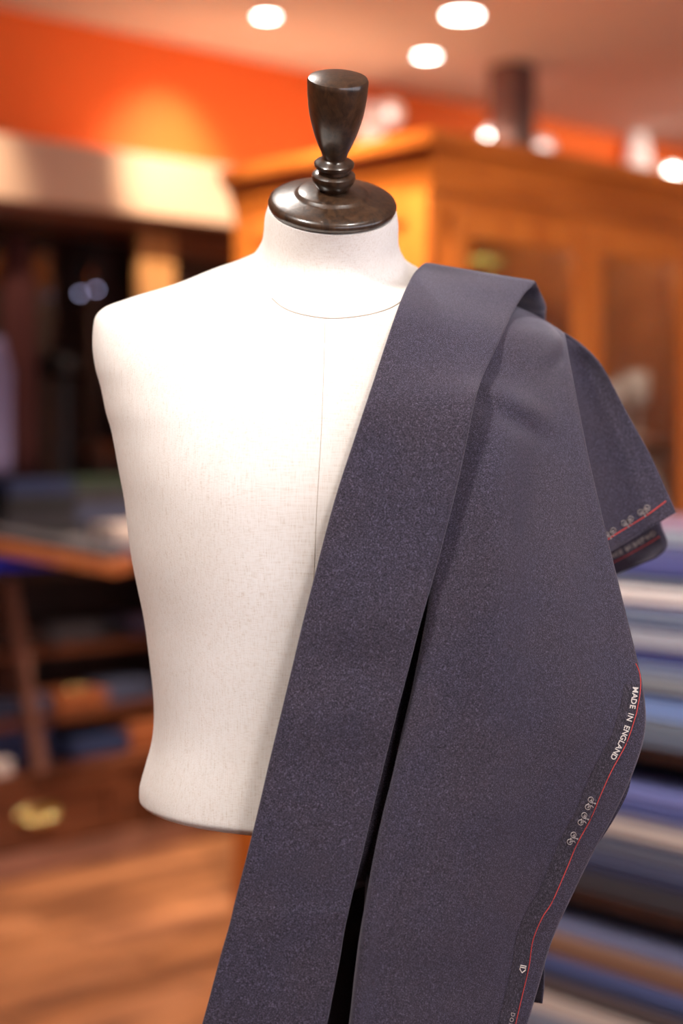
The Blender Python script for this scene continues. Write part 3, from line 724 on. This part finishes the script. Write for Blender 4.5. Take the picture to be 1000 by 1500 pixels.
# s, centre depth, tilt(deg), front depth, back depth, exponent
tab = [(0,-.020,31,.0585,.0585,2.0),(30,-.006,30,.061,.060,2.0),(55,.006,28,.066,.062,2.0),(75,.014,25,.074,.066,2.0),(95,.019,21,.082,.068,2.0),
       (115,.022,15,.089,.071,2.0),(135,.024,10,.096,.076,2.05),(160,.024,6,.103,.084,2.2),(200,.020,3,.110,.094,2.4),(260,.014,1,.119,.105,2.4),
       (330,.008,0,.126,.112,2.35),(420,.002,0,.127,.112,2.3),(520,.0,0,.120,.104,2.25),(640,.002,0,.112,.092,2.2),(760,.004,0,.107,.086,2.2),(860,.004,0,.108,.095,2.2),(900,.004,0,.109,.098,2.25)]
NR = 72
def ring_pts(s, a_px, sc=1.0, tabv=None):
    cy, tilt, bf, bb, ex = tabv or lerp_tab(tab, s)
    ct, st = math.cos(math.radians(tilt)), math.sin(math.radians(tilt))
    out = []
    for k in range(NR):
        th = 2*math.pi*k/NR
        c, sn = math.cos(th), math.sin(th)
        X = math.copysign(abs(c)**(2/ex), c)*a_px*sc
        Y = math.copysign(abs(sn)**(2/ex), sn)
        dep = (bf if Y < 0 else bb)*Y*sc
        out.append(body(X, s - dep*st/K, cy+dep*ct))
    return out
# densify the profile with Catmull-Rom
pv2 = [Vector(p) for p in prof]
dense = []
for i in range(len(pv2)-1):
    a = pv2[i-1] if i else pv2[0]*2-pv2[1]; d = pv2[i+2] if i+2 < len(pv2) else pv2[-1]*2-pv2[-2]
    for k in range(3): dense.append(catmull(a, pv2[i], pv2[i+1], d, k/3))
dense.append(pv2[-1])
tv = []; 
for p in dense: tv += ring_pts(p.x, p.y)
s_end, a_end = dense[-1]
for j in range(1, 7):      # rounded lower edge
    an = math.radians(90*j/6)
    tv += ring_pts(s_end+13*math.sin(an), a_end, 1-0.12*(1-math.cos(an)))
nr = len(tv)//NR
tf = [(i*NR+k, i*NR+(k+1) % NR, (i+1)*NR+(k+1) % NR, (i+1)*NR+k) for i in range(nr-1) for k in range(NR)]
tf.append(tuple(range(NR))); tf.append(tuple((nr-1)*NR+k for k in range(NR))[::-1])
torso = mesh_obj('torso', tv, tf, M['linen'], form, True)
try: torso.data.set_sharp_from_angle(angle=math.radians(60))
except Exception: pass
bvh_t = BVHTree.FromPolygons(tv, tf)
CAM = Vector((0, 0, EYE))
FWD = room(0, 1, 0)
def hit(bvh, px, py, lift=0.0):
    d = (P(px, py, 1.0)-CAM).normalized()
    r = bvh.ray_cast(CAM, d)
    if r[0] is None: return None
    n = r[1]
    if n.dot(d) > 0: n = -n
    return r[0]+n*lift
def smooth_px(pts, n=8):
    v = [Vector(p) for p in pts]; out = []
    for i in range(len(v)-1):
        a = v[i-1] if i else v[0]*2-v[1]; d = v[i+2] if i+2 < len(v) else v[-1]*2-v[-2]
        for k in range(n): out.append(catmull(a, v[i], v[i+1], d, k/n))
    out.append(v[-1]); return out
def seam(pts, r=0.0006):
    hp = [hit(bvh_t, p.x, p.y, 0.0001) for p in smooth_px(pts)]
    hp = [h for h in hp if h is not None]
    MB().tube(hp, r, 6).obj('seam', M['seam'], form, True)
seam([(398, 437), (412, 449), (432, 458), (460, 464), (487, 466.5), (520, 464), (548, 459), (572, 451), (590, 440)], 0.0006)
seam([(476, 466), (474, 540), (470, 640), (464, 740), (459, 850), (452, 960), (444, 1080), (436, 1215)], 0.00022)
# cap, knob
tilt = math.radians(31); 
Rcam = Matrix.Rotation(YAW, 3, 'Z')
Rcap = Rcam @ Matrix.Rotation(math.radians(3.0), 3, 'Y') @ Matrix.Rotation(tilt, 3, 'X')
capc = body(0, 10, -0.017)
R0 = 0.0578
capc = capc + Rcap @ Vector((0, 0, 0.0002))
cap = [(R0-0.004, -0.001), (R0-0.0015, 0.0), (R0, 0.003), (R0+0.0003, 0.005), (R0-0.0008, 0.0075), (R0-0.004, 0.0095), (R0-0.012, 0.0112), (0.036, 0.0135), (0.0335, 0.0142), (0.032, 0.0160), (0.030, 0.0168), (0.02, 0.0182), (0.012, 0.019)]
MB().lathe(cap, capc, 64, Rcap).obj('neck_cap', M['knobwood'], form, angle=40)['label'] = 'dark polished wooden neck cap'
h0 = 0.018
kn = [(0.0125, 0.0), (0.0135, 0.002), (0.0165, 0.006), (0.0192, 0.0105), (0.0200, 0.0135), (0.0195, 0.0165), (0.0165, 0.0190), (0.0140, 0.0195), (0.0138, 0.0225), (0.0165, 0.0238), (0.0182, 0.0262), (0.0182, 0.0285), (0.0165, 0.0302), (0.0125, 0.0315), (0.0110, 0.0335), (0.0112, 0.036),
      (0.0126, 0.0408), (0.0147, 0.0455), (0.0166, 0.0505), (0.0188, 0.0570), (0.0208, 0.0641), (0.0228, 0.0720), (0.0244, 0.0796), (0.0257, 0.0890), (0.0266, 0.0990), (0.0270, 0.1080), (0.0270, 0.1120), (0.0260, 0.1142), (0.0235, 0.1152), (0.018, 0.1168), (0.012, 0.1178), (0.006, 0.1183), (0.0015, 0.1184)]
MB().lathe([(r*0.985, h*0.90+h0) for r, h in kn], capc, 64, Rcap).obj('knob', M['knobwood'], form, angle=40)['label'] = 'dark vase-shaped wooden knob'
# pole and tripod foot
tb = body(0, s_end+11, 0.004)
MB().tube([Vector((form_floor.x, form_floor.y, 0.10)), Vector((tb.x, tb.y, tb.z+0.0))], 0.014, 20).obj('pole', M['polewood'], form, True)
for k in range(3):
    an = math.radians(30+120*k)
    dx, dy = math.cos(an), math.sin(an)
    MB().tube([Vector((form_floor.x+dx*0.01, form_floor.y+dy*0.01, 0.16)), Vector((form_floor.x+dx*0.12, form_floor.y+dy*0.12, 0.10)), Vector((form_floor.x+dx*0.24, form_floor.y+dy*0.24, 0.022)), Vector((form_floor.x+dx*0.27, form_floor.y+dy*0.27, 0.012))], 0.012, 12).obj('leg', M['polewood'], form, True)

# ------------------------------------------------------------------ the draped suit cloth
cl = empty('draped_fabric', P(640, 395, 1.455), 'length of dark blue-violet wool cloth draped over one shoulder of the dress form', 'fabric')
def sheet(name, grid, mat, thick=0.0016, parent=cl):
    vs = [p for r in grid for p in r]; nr_, nc_ = len(grid), len(grid[0])
    fs = grid_faces(nr_, nc_)
    o = mesh_obj(name, vs, fs, mat, parent, True)
    md = o.modifiers.new('thickness', 'SOLIDIFY'); md.thickness = thick; md.offset = 0.0
    return o, BVHTree.FromPolygons(vs, fs)
def push(grid, gap, dmax=2.0):
    for r in grid:
        for i, w in enumerate(r):
            near, n, fi, dist = bvh_t.find_nearest(w)
            c = torso_c(w.z)
            if n.dot(near-c) < 0: n = -n
            sd = (w-near).dot(n)
            if sd < gap and dist < 0.06: r[i] = near+n*gap
    return grid
def torso_c(z):
    return room((446-500)*K+0.025*(z-1.0)/0.45, DM+0.01, min(z, 1.40))
def row(L, R, dl, dr, n, bulge=0.0):
    out = []
    for k in range(n):
        t = k/(n-1)
        out.append(P(L[0]+(R[0]-L[0])*t, L[1]+(R[1]-L[1])*t, dl+(dr-dl)*t-bulge*math.sin(math.pi*t)))
    return out
def px_of(w):
    x = w.x*CY+w.y*SY; d = -w.x*SY+w.y*CY
    return 500+F*x/d, HOR-(w.z-EYE)*F/d, d
# --- front band: hangs from the shoulder, doubled over at both long edges
band = [((648, 760), (796, 760), 1.560, 1.560, 0), ((648, 600), (799, 600), 1.552, 1.556, 0), ((650, 480), (797, 470), 1.535, 1.535, 0), ((644, 420), (798, 447), 1.505, 1.512, 0), ((636, 396), (791, 430), 1.477, 1.482, 0.002),
        ((629, 387.5), (784, 415), 1.459, 1.461, 0.002), ((627, 386), (781.5, 412), 1.452, 1.455, 0.002), ((625, 386.3), (780, 413), 1.447, 1.451, 0.002), ((620, 387), (776, 418), 1.438, 1.444, 0.002), ((607, 402), (763, 434), 1.412, 1.426, 0.002), ((592, 432), (744, 466), 1.375, 1.40, 0.001),
        ((577, 472), (724, 508), 1.340, 1.366, 0), ((562, 517), (706, 548), 1.312, 1.33, 0), ((548, 560), (697, 575), 1.296, 1.305, 0), ((536, 596), (690, 604), 1.289, 1.296, 0), ((516, 657), (678, 664), 1.287, 1.292, 0),
        ((497, 715), (665, 722), 1.286, 1.290, 0), ((480, 775), (650, 782), 1.286, 1.289, 0), ((462, 845), (632, 850), 1.286, 1.288, .002), ((446, 908), (614, 912), 1.287, 1.285, .003),
        ((430, 975), (597, 978), 1.287, 1.286, 0), ((412, 1050), (578, 1050), 1.286, 1.284, .002), ((395, 1120), (561, 1118), 1.286, 1.286, 0), ((380, 1185), (545, 1182), 1.285, 1.285, 0),
        ((364, 1250), (529, 1250), 1.284, 1.284, 0), ((346, 1320), (513, 1316), 1.284, 1.284, 0), ((340, 1346), (508, 1338), 1.283, 1.2825, 0.0), ((334, 1368), (502, 1366), 1.283, 1.2838, 0), ((322, 1410), (494, 1414), 1.283, 1.284, 0), ((298, 1500), (477, 1500), 1.282, 1.282, 0), ((270, 1590), (458, 1590), 1.282, 1.282, 0), ((230, 1720), (430, 1720), 1.283, 1.283, 0)]
rows = []
for (L, R, dl, dr, bu) in band:
    r = row(L, R, dl, dr, 7, bu)
    # turned-back edges, left and right
    fl = 0.006
    tl = (r[1]-r[0]).normalized(); back = FWD if L[1] > 387 and dl < 1.46 else -FWD*0+Vector((0, 0, -0.4))+FWD*-0.2
    bk = back.normalized()*fl
    left = [r[0]+tl*0.03+bk*1.0, r[0]+tl*0.006+bk*0.9, r[0]+tl*0.0006+bk*0.45]
    right = [r[-1]-tl*0.0006+bk*0.45, r[-1]-tl*0.006+bk*0.9, r[-1]-tl*0.03+bk*1.0]
    rows.append(left+[r[0]+tl*0.0012]+r[1:-1]+[r[-1]-tl*0.0012]+right)
gb_ = smooth_grid(rows, 4, 5)
need = []
for r in gb_:
    m = 0.0
    px, py, d = px_of(r[len(r)//2])
    if d < 1.47:
        for w in r[10:-10]:
            h = bvh_t.ray_cast(w-FWD*0.3, FWD)
            if h[0] is not None and h[3] < 0.5: m = max(m, 0.013-(h[3]-0.3))
    need.append(min(m, 0.04))
for _ in range(14):
    nb = [max(need[i], 0.5*need[i]+0.25*(need[max(i-1, 0)]+need[min(i+1, len(need)-1)])) for i in range(len(need))]
    need = [0.25*nb[max(i-1, 0)]+0.5*nb[i]+0.25*nb[min(i+1, len(nb)-1)] for i in range(len(nb))]
gb_ = [[w-FWD*need[i] for w in r] for i, r in enumerate(gb_)]
sheet('front_band', gb_, M['wool_band'], 0.0014)
# --- side panel
side_rows = [((650, 640), (800, 640), 1.555, 1.545, 0, 0), ((655, 540), (808, 545), 1.535, 1.53, 0, 0), ((668, 470), (815, 505), 1.50, 1.492, 0, 0), ((690, 438), (820, 489), 1.470, 1.470, 0.006, 0),
        ((686, 441), (824, 488), 1.450, 1.455, .006, 0), ((680, 455), (827, 500), 1.425, 1.440, .006, 0), ((670, 490), (831, 525), 1.385, 1.42, .008, 0), ((660, 530), (837, 556), 1.352, 1.402, .012, 0),
        ((650, 585), (845, 600), 1.320, 1.388, .016, 0), ((640, 660), (857, 662), 1.307, 1.376, .018, 0), ((632, 730), (871, 724), 1.301, 1.368, .018, 0),
        ((636, 800), (887, 792), 1.299, 1.362, .018, 0.004), ((631, 870), (905, 866), 1.297, 1.355, .018, 0.016), ((618, 940), (921, 932), 1.296, 1.350, .018, 0.026),
        ((604, 1010), (937, 1003), 1.294, 1.345, .016, 0.030), ((590, 1070), (941, 1066), 1.292, 1.342, .014, 0.030), ((577, 1130), (925, 1126), 1.290, 1.340, .012, 0.028),
        ((562, 1190), (897, 1189), 1.288, 1.338, .012, .028), ((549, 1250), (864, 1250), 1.286, 1.335, .010, .028), ((538, 1310), (834, 1312), 1.285, 1.333, .010, .05), ((527, 1375), (805, 1377), 1.284, 1.331, .010, .10),
        ((520, 1430), (787, 1440), 1.284, 1.330, .008, .10), ((512, 1500), (770, 1500), 1.283, 1.329, .008, .10), ((498, 1590), (748, 1590), 1.283, 1.329, .008, .10), ((478, 1720), (720, 1720), 1.283, 1.329, .008, .10)]
rows = []
for (L, R, dl, dr, bu, slot) in side_rows:
    n = 9; mid = []
    for k in range(n):
        t = k/(n-1)
        hump = 13*math.sin(math.pi*t)**0.8*max(0.0, 1-abs(L[1]-441)/60.0)
        mid.append(P(L[0]+(R[0]-L[0])*t, L[1]+(R[1]-L[1])*t-hump, dl+(dr-dl)*t**1.25-bu*math.sin(math.pi*min(1, t*1.05))**1.3))
    sl = max(slot, 0.004)
    c1 = P(L[0]+(9 if slot > .02 else -3), L[1], dl+sl); c0 = P(L[0]-(95 if slot > .02 else 62), L[1], dl+(0.007 if slot > .02 else sl+0.006))
    ret1 = P(R[0]-1.5, R[1], dr+0.004) if R[1] < 1000 else P(R[0]-0.5, R[1], dr+0.001)
    ret2 = P(R[0]-(16 if R[1] < 980 else 4), R[1], dr+(0.03 if R[1] < 980 else 0.0022))
    rows.append([c0, c1]+mid+[ret1, ret2])
gs = push(smooth_grid(rows, 4, 5), 0.004)
def relax(grid, i0, i1, j0, j1, it):
    for _ in range(it):
        old = [list(r) for r in grid]
        for i in range(i0, i1):
            for j in range(j0, j1):
                grid[i][j] = (old[i-1][j]+old[i+1][j]+old[i][j-1]+old[i][j+1])*0.125+old[i][j]*0.5
relax(gs, 8, 56, 10, 38, 10)
push(gs, 0.002)
# soft dimple and vertical ripples in the panel
for r in gs:
    for i, w in enumerate(r):
        px, py, d = px_of(w)
        dd = 0.0
        if d < 1.42:
            # diagonal dimple below the shoulder
            s_ = ((px-745)*0.88+(py-598)*0.47); q_ = (-(px-745)*0.47+(py-598)*0.88)
            dd += 0.0055*math.exp(-(s_/58)**2)*(math.exp(-((q_-12)/13)**2)-0.8*math.exp(-((q_+12)/15)**2))
            # long soft fold down the middle
            cx = 752-(py-650)*0.02
            if py > 560: dd += (0.0055*math.exp(-((px-cx-36)/30)**2)-0.0055*math.exp(-((px-cx+22)/34)**2))*min(1, (py-560)/120.0)*max(0.3, 1-(py-700)/700)
        r[i] = w+FWD*dd
side_o, bvh_s = sheet('side_panel', gs, M['wool'], 0.0014)
# --- part of the cloth that falls outward behind the shoulder
sf = [((812, 492), (826, 487.5), 1.462, 1.464), ((815, 510), (852, 506), 1.458, 1.466), ((818, 540), (881, 538), 1.452, 1.466), ((824, 600), (914, 601), 1.444, 1.466), ((836, 670), (950, 667), 1.434, 1.462),
      ((848, 730), (973, 718), 1.426, 1.458), ((856, 770), (983, 740), 1.422, 1.456), ((862, 828), (987.5, 752), 1.420, 1.455)]
rows = []
for (L, R, dl, dr) in sf:
    n = 6; mid = []
    for k in range(n):
        t = k/(n-1); mid.append(P(L[0]+(R[0]-L[0])*t, L[1]+(R[1]-L[1])*t, dl+(dr-dl)*t+0.014*math.sin(math.pi*t)*(1 if R[1] > 520 else 0.2)))
    w_ = (R[0]-L[0])
    rows.append(mid+[P(R[0]-2, R[1]+1, dr+0.006), P(R[0]-0.14*w_, R[1]+6, dr+0.03)])
gf = smooth_grid(rows, 4, 5)
fold_o, bvh_f = sheet('shoulder_fold', gf, M['wool'], 0.0014)
# --- layer showing under that fold
uf = [((860, 770), (962, 745), 1.55, 1.525), ((868, 800), (966, 772), 1.55, 1.522), ((874, 826), (974, 792), 1.548, 1.518), ((882, 844), (972, 806), 1.545, 1.512), ((884, 849), (958, 818), 1.545, 1.512)]
rows = []
for (L, R, dl, dr) in uf:
    r = row(L, R, dl, dr, 5, -0.006)
    rows.append(r+[P(R[0]-3, R[1]-1, dr+0.012), P(R[0]-30, R[1]-4, dr+0.03)])
gu = smooth_grid(rows, 3, 4)
under_o, bvh_u = sheet('under_fold', gu, M['wool'], 0.0014)
# --- second layer behind the selvedge edge, lower right, and the loose corner
lf = [((850, 1060), (928, 1085), 1.375, 1.362), ((845, 1110), (924, 1138), 1.375, 1.362), ((830, 1140), (917, 1166), 1.375, 1.362), ((800, 1180), (896, 1205), 1.375, 1.362), ((770, 1230), (868, 1248), 1.375, 1.36), ((740, 1300), (826, 1316), 1.375, 1.36), ((700, 1380), (790, 1392), 1.375, 1.36)]
sheet('under_layer', smooth_grid([row(a, b, c, d, 4) for a, b, c, d in lf], 3, 4), M['wool'], 0.0014)
tf_ = [((745, 1350), (797, 1352), 1.385, 1.385), ((745, 1410), (797, 1408), 1.385, 1.38), ((748, 1450), (796, 1445), 1.39, 1.378), ((752, 1463), (793.5, 1470), 1.392, 1.376)]
sheet('loose_corner', smooth_grid([row(a, b, c, d, 5, -0.008) for a, b, c, d in tf_], 3, 4), M['wool'], 0.0014)

# --- selvedge: dark stripe, red thread, lettering, emblems
red_px = smooth_px([(930, 972), (935, 984), (937, 999), (936, 1017), (933, 1034), (929.5, 1050), (916, 1089), (895, 1128), (880, 1161), (863.5, 1200), (844, 1236), (829, 1272), (808, 1320), (793, 1344), (779.5, 1377), (773.5, 1416), (763, 1461), (754, 1500), (742, 1560)], 10)
def along(px, off):
    out = []
    for i, p in enumerate(px):
        t = (px[min(i+1, len(px)-1)]-px[max(i-1, 0)]).normalized()
        out.append((p+Vector((-t.y, t.x))*off, t))
    return out
def strip(bvh, px, off0, off1, lift, name, mat, parent):
    a = [hit(bvh, p.x, p.y, lift) for p, t in along(px, off0)]; b = [hit(bvh, p.x, p.y, lift) for p, t in along(px, off1)]
    vs = []; mid = [hit(bvh, p.x, p.y, lift) for p, t in along(px, (off0+off1)/2)]
    ok = [(x, y, z) for x, y, z in zip(a, mid, b) if x is not None and y is not None and z is not None]
    for x, y, z in ok: vs += [x, y, z]
    fs = grid_faces(len(ok), 3)
    return mesh_obj(name, vs, fs, mat, parent, True)
strip(bvh_s, red_px[22:], 1.5, 25, 0.0011, 'selvedge_stripe', M['selvedge'], side_o)
MB().tube([h for h in (hit(bvh_s, p.x, p.y, 0.0010) for p in red_px) if h is not None], 0.00042, 6).obj('red_thread', M['redthread'], side_o, True)['label'] = 'red selvedge thread'
def glyph(ch):
    cu = bpy.data.curves.new('glyph', 'FONT'); cu.body = ch; cu.size = 1.0; cu.offset = 0.018; cu.resolution_u = 3; cu.align_x = 'CENTER'
    o = bpy.data.objects.new('glyph', cu); link(o)
    bpy.context.view_layer.update()
    dg = bpy.context.evaluated_depsgraph_get(); me = o.evaluated_get(dg).to_mesh()
    vs = [v.co.copy() for v in me.vertices]; fs = [tuple(p.vertices) for p in me.polygons]
    o.evaluated_get(dg).to_mesh_clear(); bpy.data.objects.remove(o); bpy.data.curves.remove(cu)
    return vs, fs
def place_px(bvh, px_c, tx, ty, pts2, lift):
    """2D points in pixel units laid on the cloth: x along tx, y along ty"""
    return [hit(bvh, px_c.x+tx.x*x+ty.x*y, px_c.y+tx.y*x+ty.y*y, lift) for x, y in pts2]
def arc_walk(px):
    acc = [0.0]
    for a, b in zip(px[:-1], px[1:]): acc.append(acc[-1]+(b-a).length)
    def at(s):
        for i in range(len(acc)-1):
            if s <= acc[i+1]:
                t = (s-acc[i])/max(1e-6, acc[i+1]-acc[i]); return px[i].lerp(px[i+1], t), (px[min(i+2, len(px)-1)]-px[max(i-1, 0)]).normalized()
        return px[-1], (px[-1]-px[-2]).normalized()
    return at, acc
at_red, acc = arc_walk(red_px)
def s_at_y(y):
    for i, p in enumerate(red_px):
        if p.y >= y: return acc[i]
    return acc[-1]
WID = {'M': 1.05, 'I': 0.5, ' ': 0.62, 'W': 1.1, 'G': 0.9, 'E': 0.74, 'L': 0.7}
def lettering(bvh, text, s0, length, size, base_off, mat, parent, at, sgn=1, name='selvedge_lettering'):
    ws = [WID.get(c, 0.88) for c in text]; tot = sum(ws); mb = MB(); s = s0
    for ch, w in zip(text, ws):
        adv = length*w/tot; sc_ = s+adv/2; s += adv
        if ch == ' ': continue
        p, t = at(sc_); nrm = Vector((t.y, -t.x))*sgn    # towards the red thread
        o = p-nrm*base_off
        vs, fs = glyph(ch)
        hp = place_px(bvh, o, t, nrm, [(v.x*size, v.y*size) for v in vs], 0.0015)
        if any(h is None for h in hp): continue
        mb.add(hp, fs)
    if mb.v: return mb.obj(name, mat, parent)
sA = s_at_y(1006)
lettering(bvh_s, 'MADE IN ENGLAND', sA, 116, 11.5, 11.5, M['whitethread'], side_o, at_red)
lettering(bvh_s, 'DOR', s_at_y(1482), 23, 8.5, 10.5, M['greythread'], side_o, at_red)
def emblem(bvh, c, t, nrm, s, mat, parent, lift=0.0016, r=0.00042):
    """two wheels with a little frame between them"""
    mb = MB()
    def ring2(cx, cy, rad, a0=0, a1=360, n=20):
        full = abs(a1-a0) >= 360
        pts = [(cx+rad*math.cos(math.radians(a0+(a1-a0)*k/n)), cy+rad*math.sin(math.radians(a0+(a1-a0)*k/n))) for k in range(n if full else n+1)]
        hp = place_px(bvh, c, t, nrm, [(x*s, y*s) for x, y in pts], lift)
        if all(h is not None for h in hp): mb.tube(hp, r, 6, full)
    def bar(pts):
        hp = place_px(bvh, c, t, nrm, [(x*s, y*s) for x, y in pts], lift)
        if all(h is not None for h in hp): mb.tube(hp, r, 6)
    ring2(-6.3, 0, 4.2); ring2(6.3, 0, 4.2); ring2(-6.0, 0.5, 1.6, -60, 220); ring2(6.0, 0.2, 1.3, -30, 230)
    bar([(-6, 0.5), (-2.6, 5), (2.2, 5.2), (6, 0)]); bar([(-2.6, 5), (0, -1.5), (2.2, 5.2)]); bar([(-2.8, 5), (-3.4, 8.2), (-1.6, 9.0)]); bar([(2.2, 5), (3.6, 8.6)]); bar([(0, -1.5), (6.0, 0)])
    ring2(-3.2, 8.6, 0.8)
    if mb.v: mb.obj('emblem', mat, parent, True)
for y in (1176.5, 1202.5, 1229):
    p, t = at_red(s_at_y(y)); nrm = Vector((t.y, -t.x)); emblem(bvh_s, p-nrm*11.5, t, nrm, 0.92, M['greythread'], side_o)
# small shield mark
p, t = at_red(s_at_y(1419)); nrm = Vector((t.y, -t.x)); c = p-nrm*9.0
mb = MB()
for pts, closed in (([(-5, -4), (-5, 4.2), (1, 4.2), (5.5, 0), (1, -4)], True), ([(-2.2, -4), (-2.2, 4.2)], False)):
    hp = place_px(bvh_s, c, t, nrm, pts, 0.0016); mb.tube(hp, 0.0005, 6, closed)
mb.obj('shield_mark', M['whitethread'], side_o)
# selvedge on the shoulder fold
red2 = smooth_px([(880, 795), (889, 790), (905, 780), (921.6, 770), (935, 762), (947, 754.6), (962, 744), (975, 734)], 8)
MB().tube([h for h in (hit(bvh_f, p.x, p.y, 0.0010) for p in red2) if h is not None], 0.0006, 6).obj('red_thread', M['redthread'], fold_o, True)['label'] = 'red selvedge thread'
for (cx, cy) in ((942, 747.5), (917, 763.5), (891, 780.5)):
    t = Vector((0.86, -0.53)).normalized(); nrm = Vector((0.53, 0.86)).normalized()
    emblem(bvh_f, Vector((cx, cy)), t, nrm, 0.95, M['greythread'], fold_o)
red3 = smooth_px([(890, 828), (920, 813), (945, 799), (960, 790), (966, 786)], 8)
MB().tube([h for h in (hit(bvh_u, p.x, p.y, 0.0010) for p in red3) if h is not None], 0.0005, 6).obj('red_thread', M['redthread'], under_o, True)['label'] = 'red selvedge thread'
at3, acc3 = arc_walk(red3)
lettering(bvh_u, 'MADE IN ENGLAND', 6, acc3[-1]-8, 10.0, 12.0, M['greythread'], under_o, lambda s: at3(s), -1)

# ------------------------------------------------------------------ world, camera
w = bpy.data.worlds.new('World'); scene.world = w; w.use_nodes = True
bg = w.node_tree.nodes['Background']; bg.inputs[0].default_value = (0.92, 0.95, 1.0, 1); bg.inputs[1].default_value = 6.0
cam = bpy.data.cameras.new('camera'); co = bpy.data.objects.new('camera', cam); link(co)
co.location = CAM; co.rotation_euler = (math.radians(90), 0, YAW)
cam.sensor_fit = 'VERTICAL'; cam.sensor_height = 36.0; cam.sensor_width = 24.0
cam.lens = F*36.0/1500.0
cam.shift_y = -(750-HOR)/1500.0
cam.dof.use_dof = True; cam.dof.focus_distance = 1.335; cam.dof.aperture_fstop = 2.1
cam.clip_start = 0.05
scene.camera = co
for o in list(bpy.data.objects):
    if '_org' in o: del o['_org']
vs_ = scene.view_settings
scene.display_settings.display_device = 'sRGB'
vs_.view_transform = 'Standard'; vs_.look = 'None'; vs_.gamma = 1.0; vs_.exposure = 0.0; vs_.use_curve_mapping = False
cy_ = scene.cycles
cy_.use_denoising = True
cy_.max_bounces = 8; cy_.diffuse_bounces = 5; cy_.transparent_max_bounces = 12
cy_.sample_clamp_indirect = 6.0
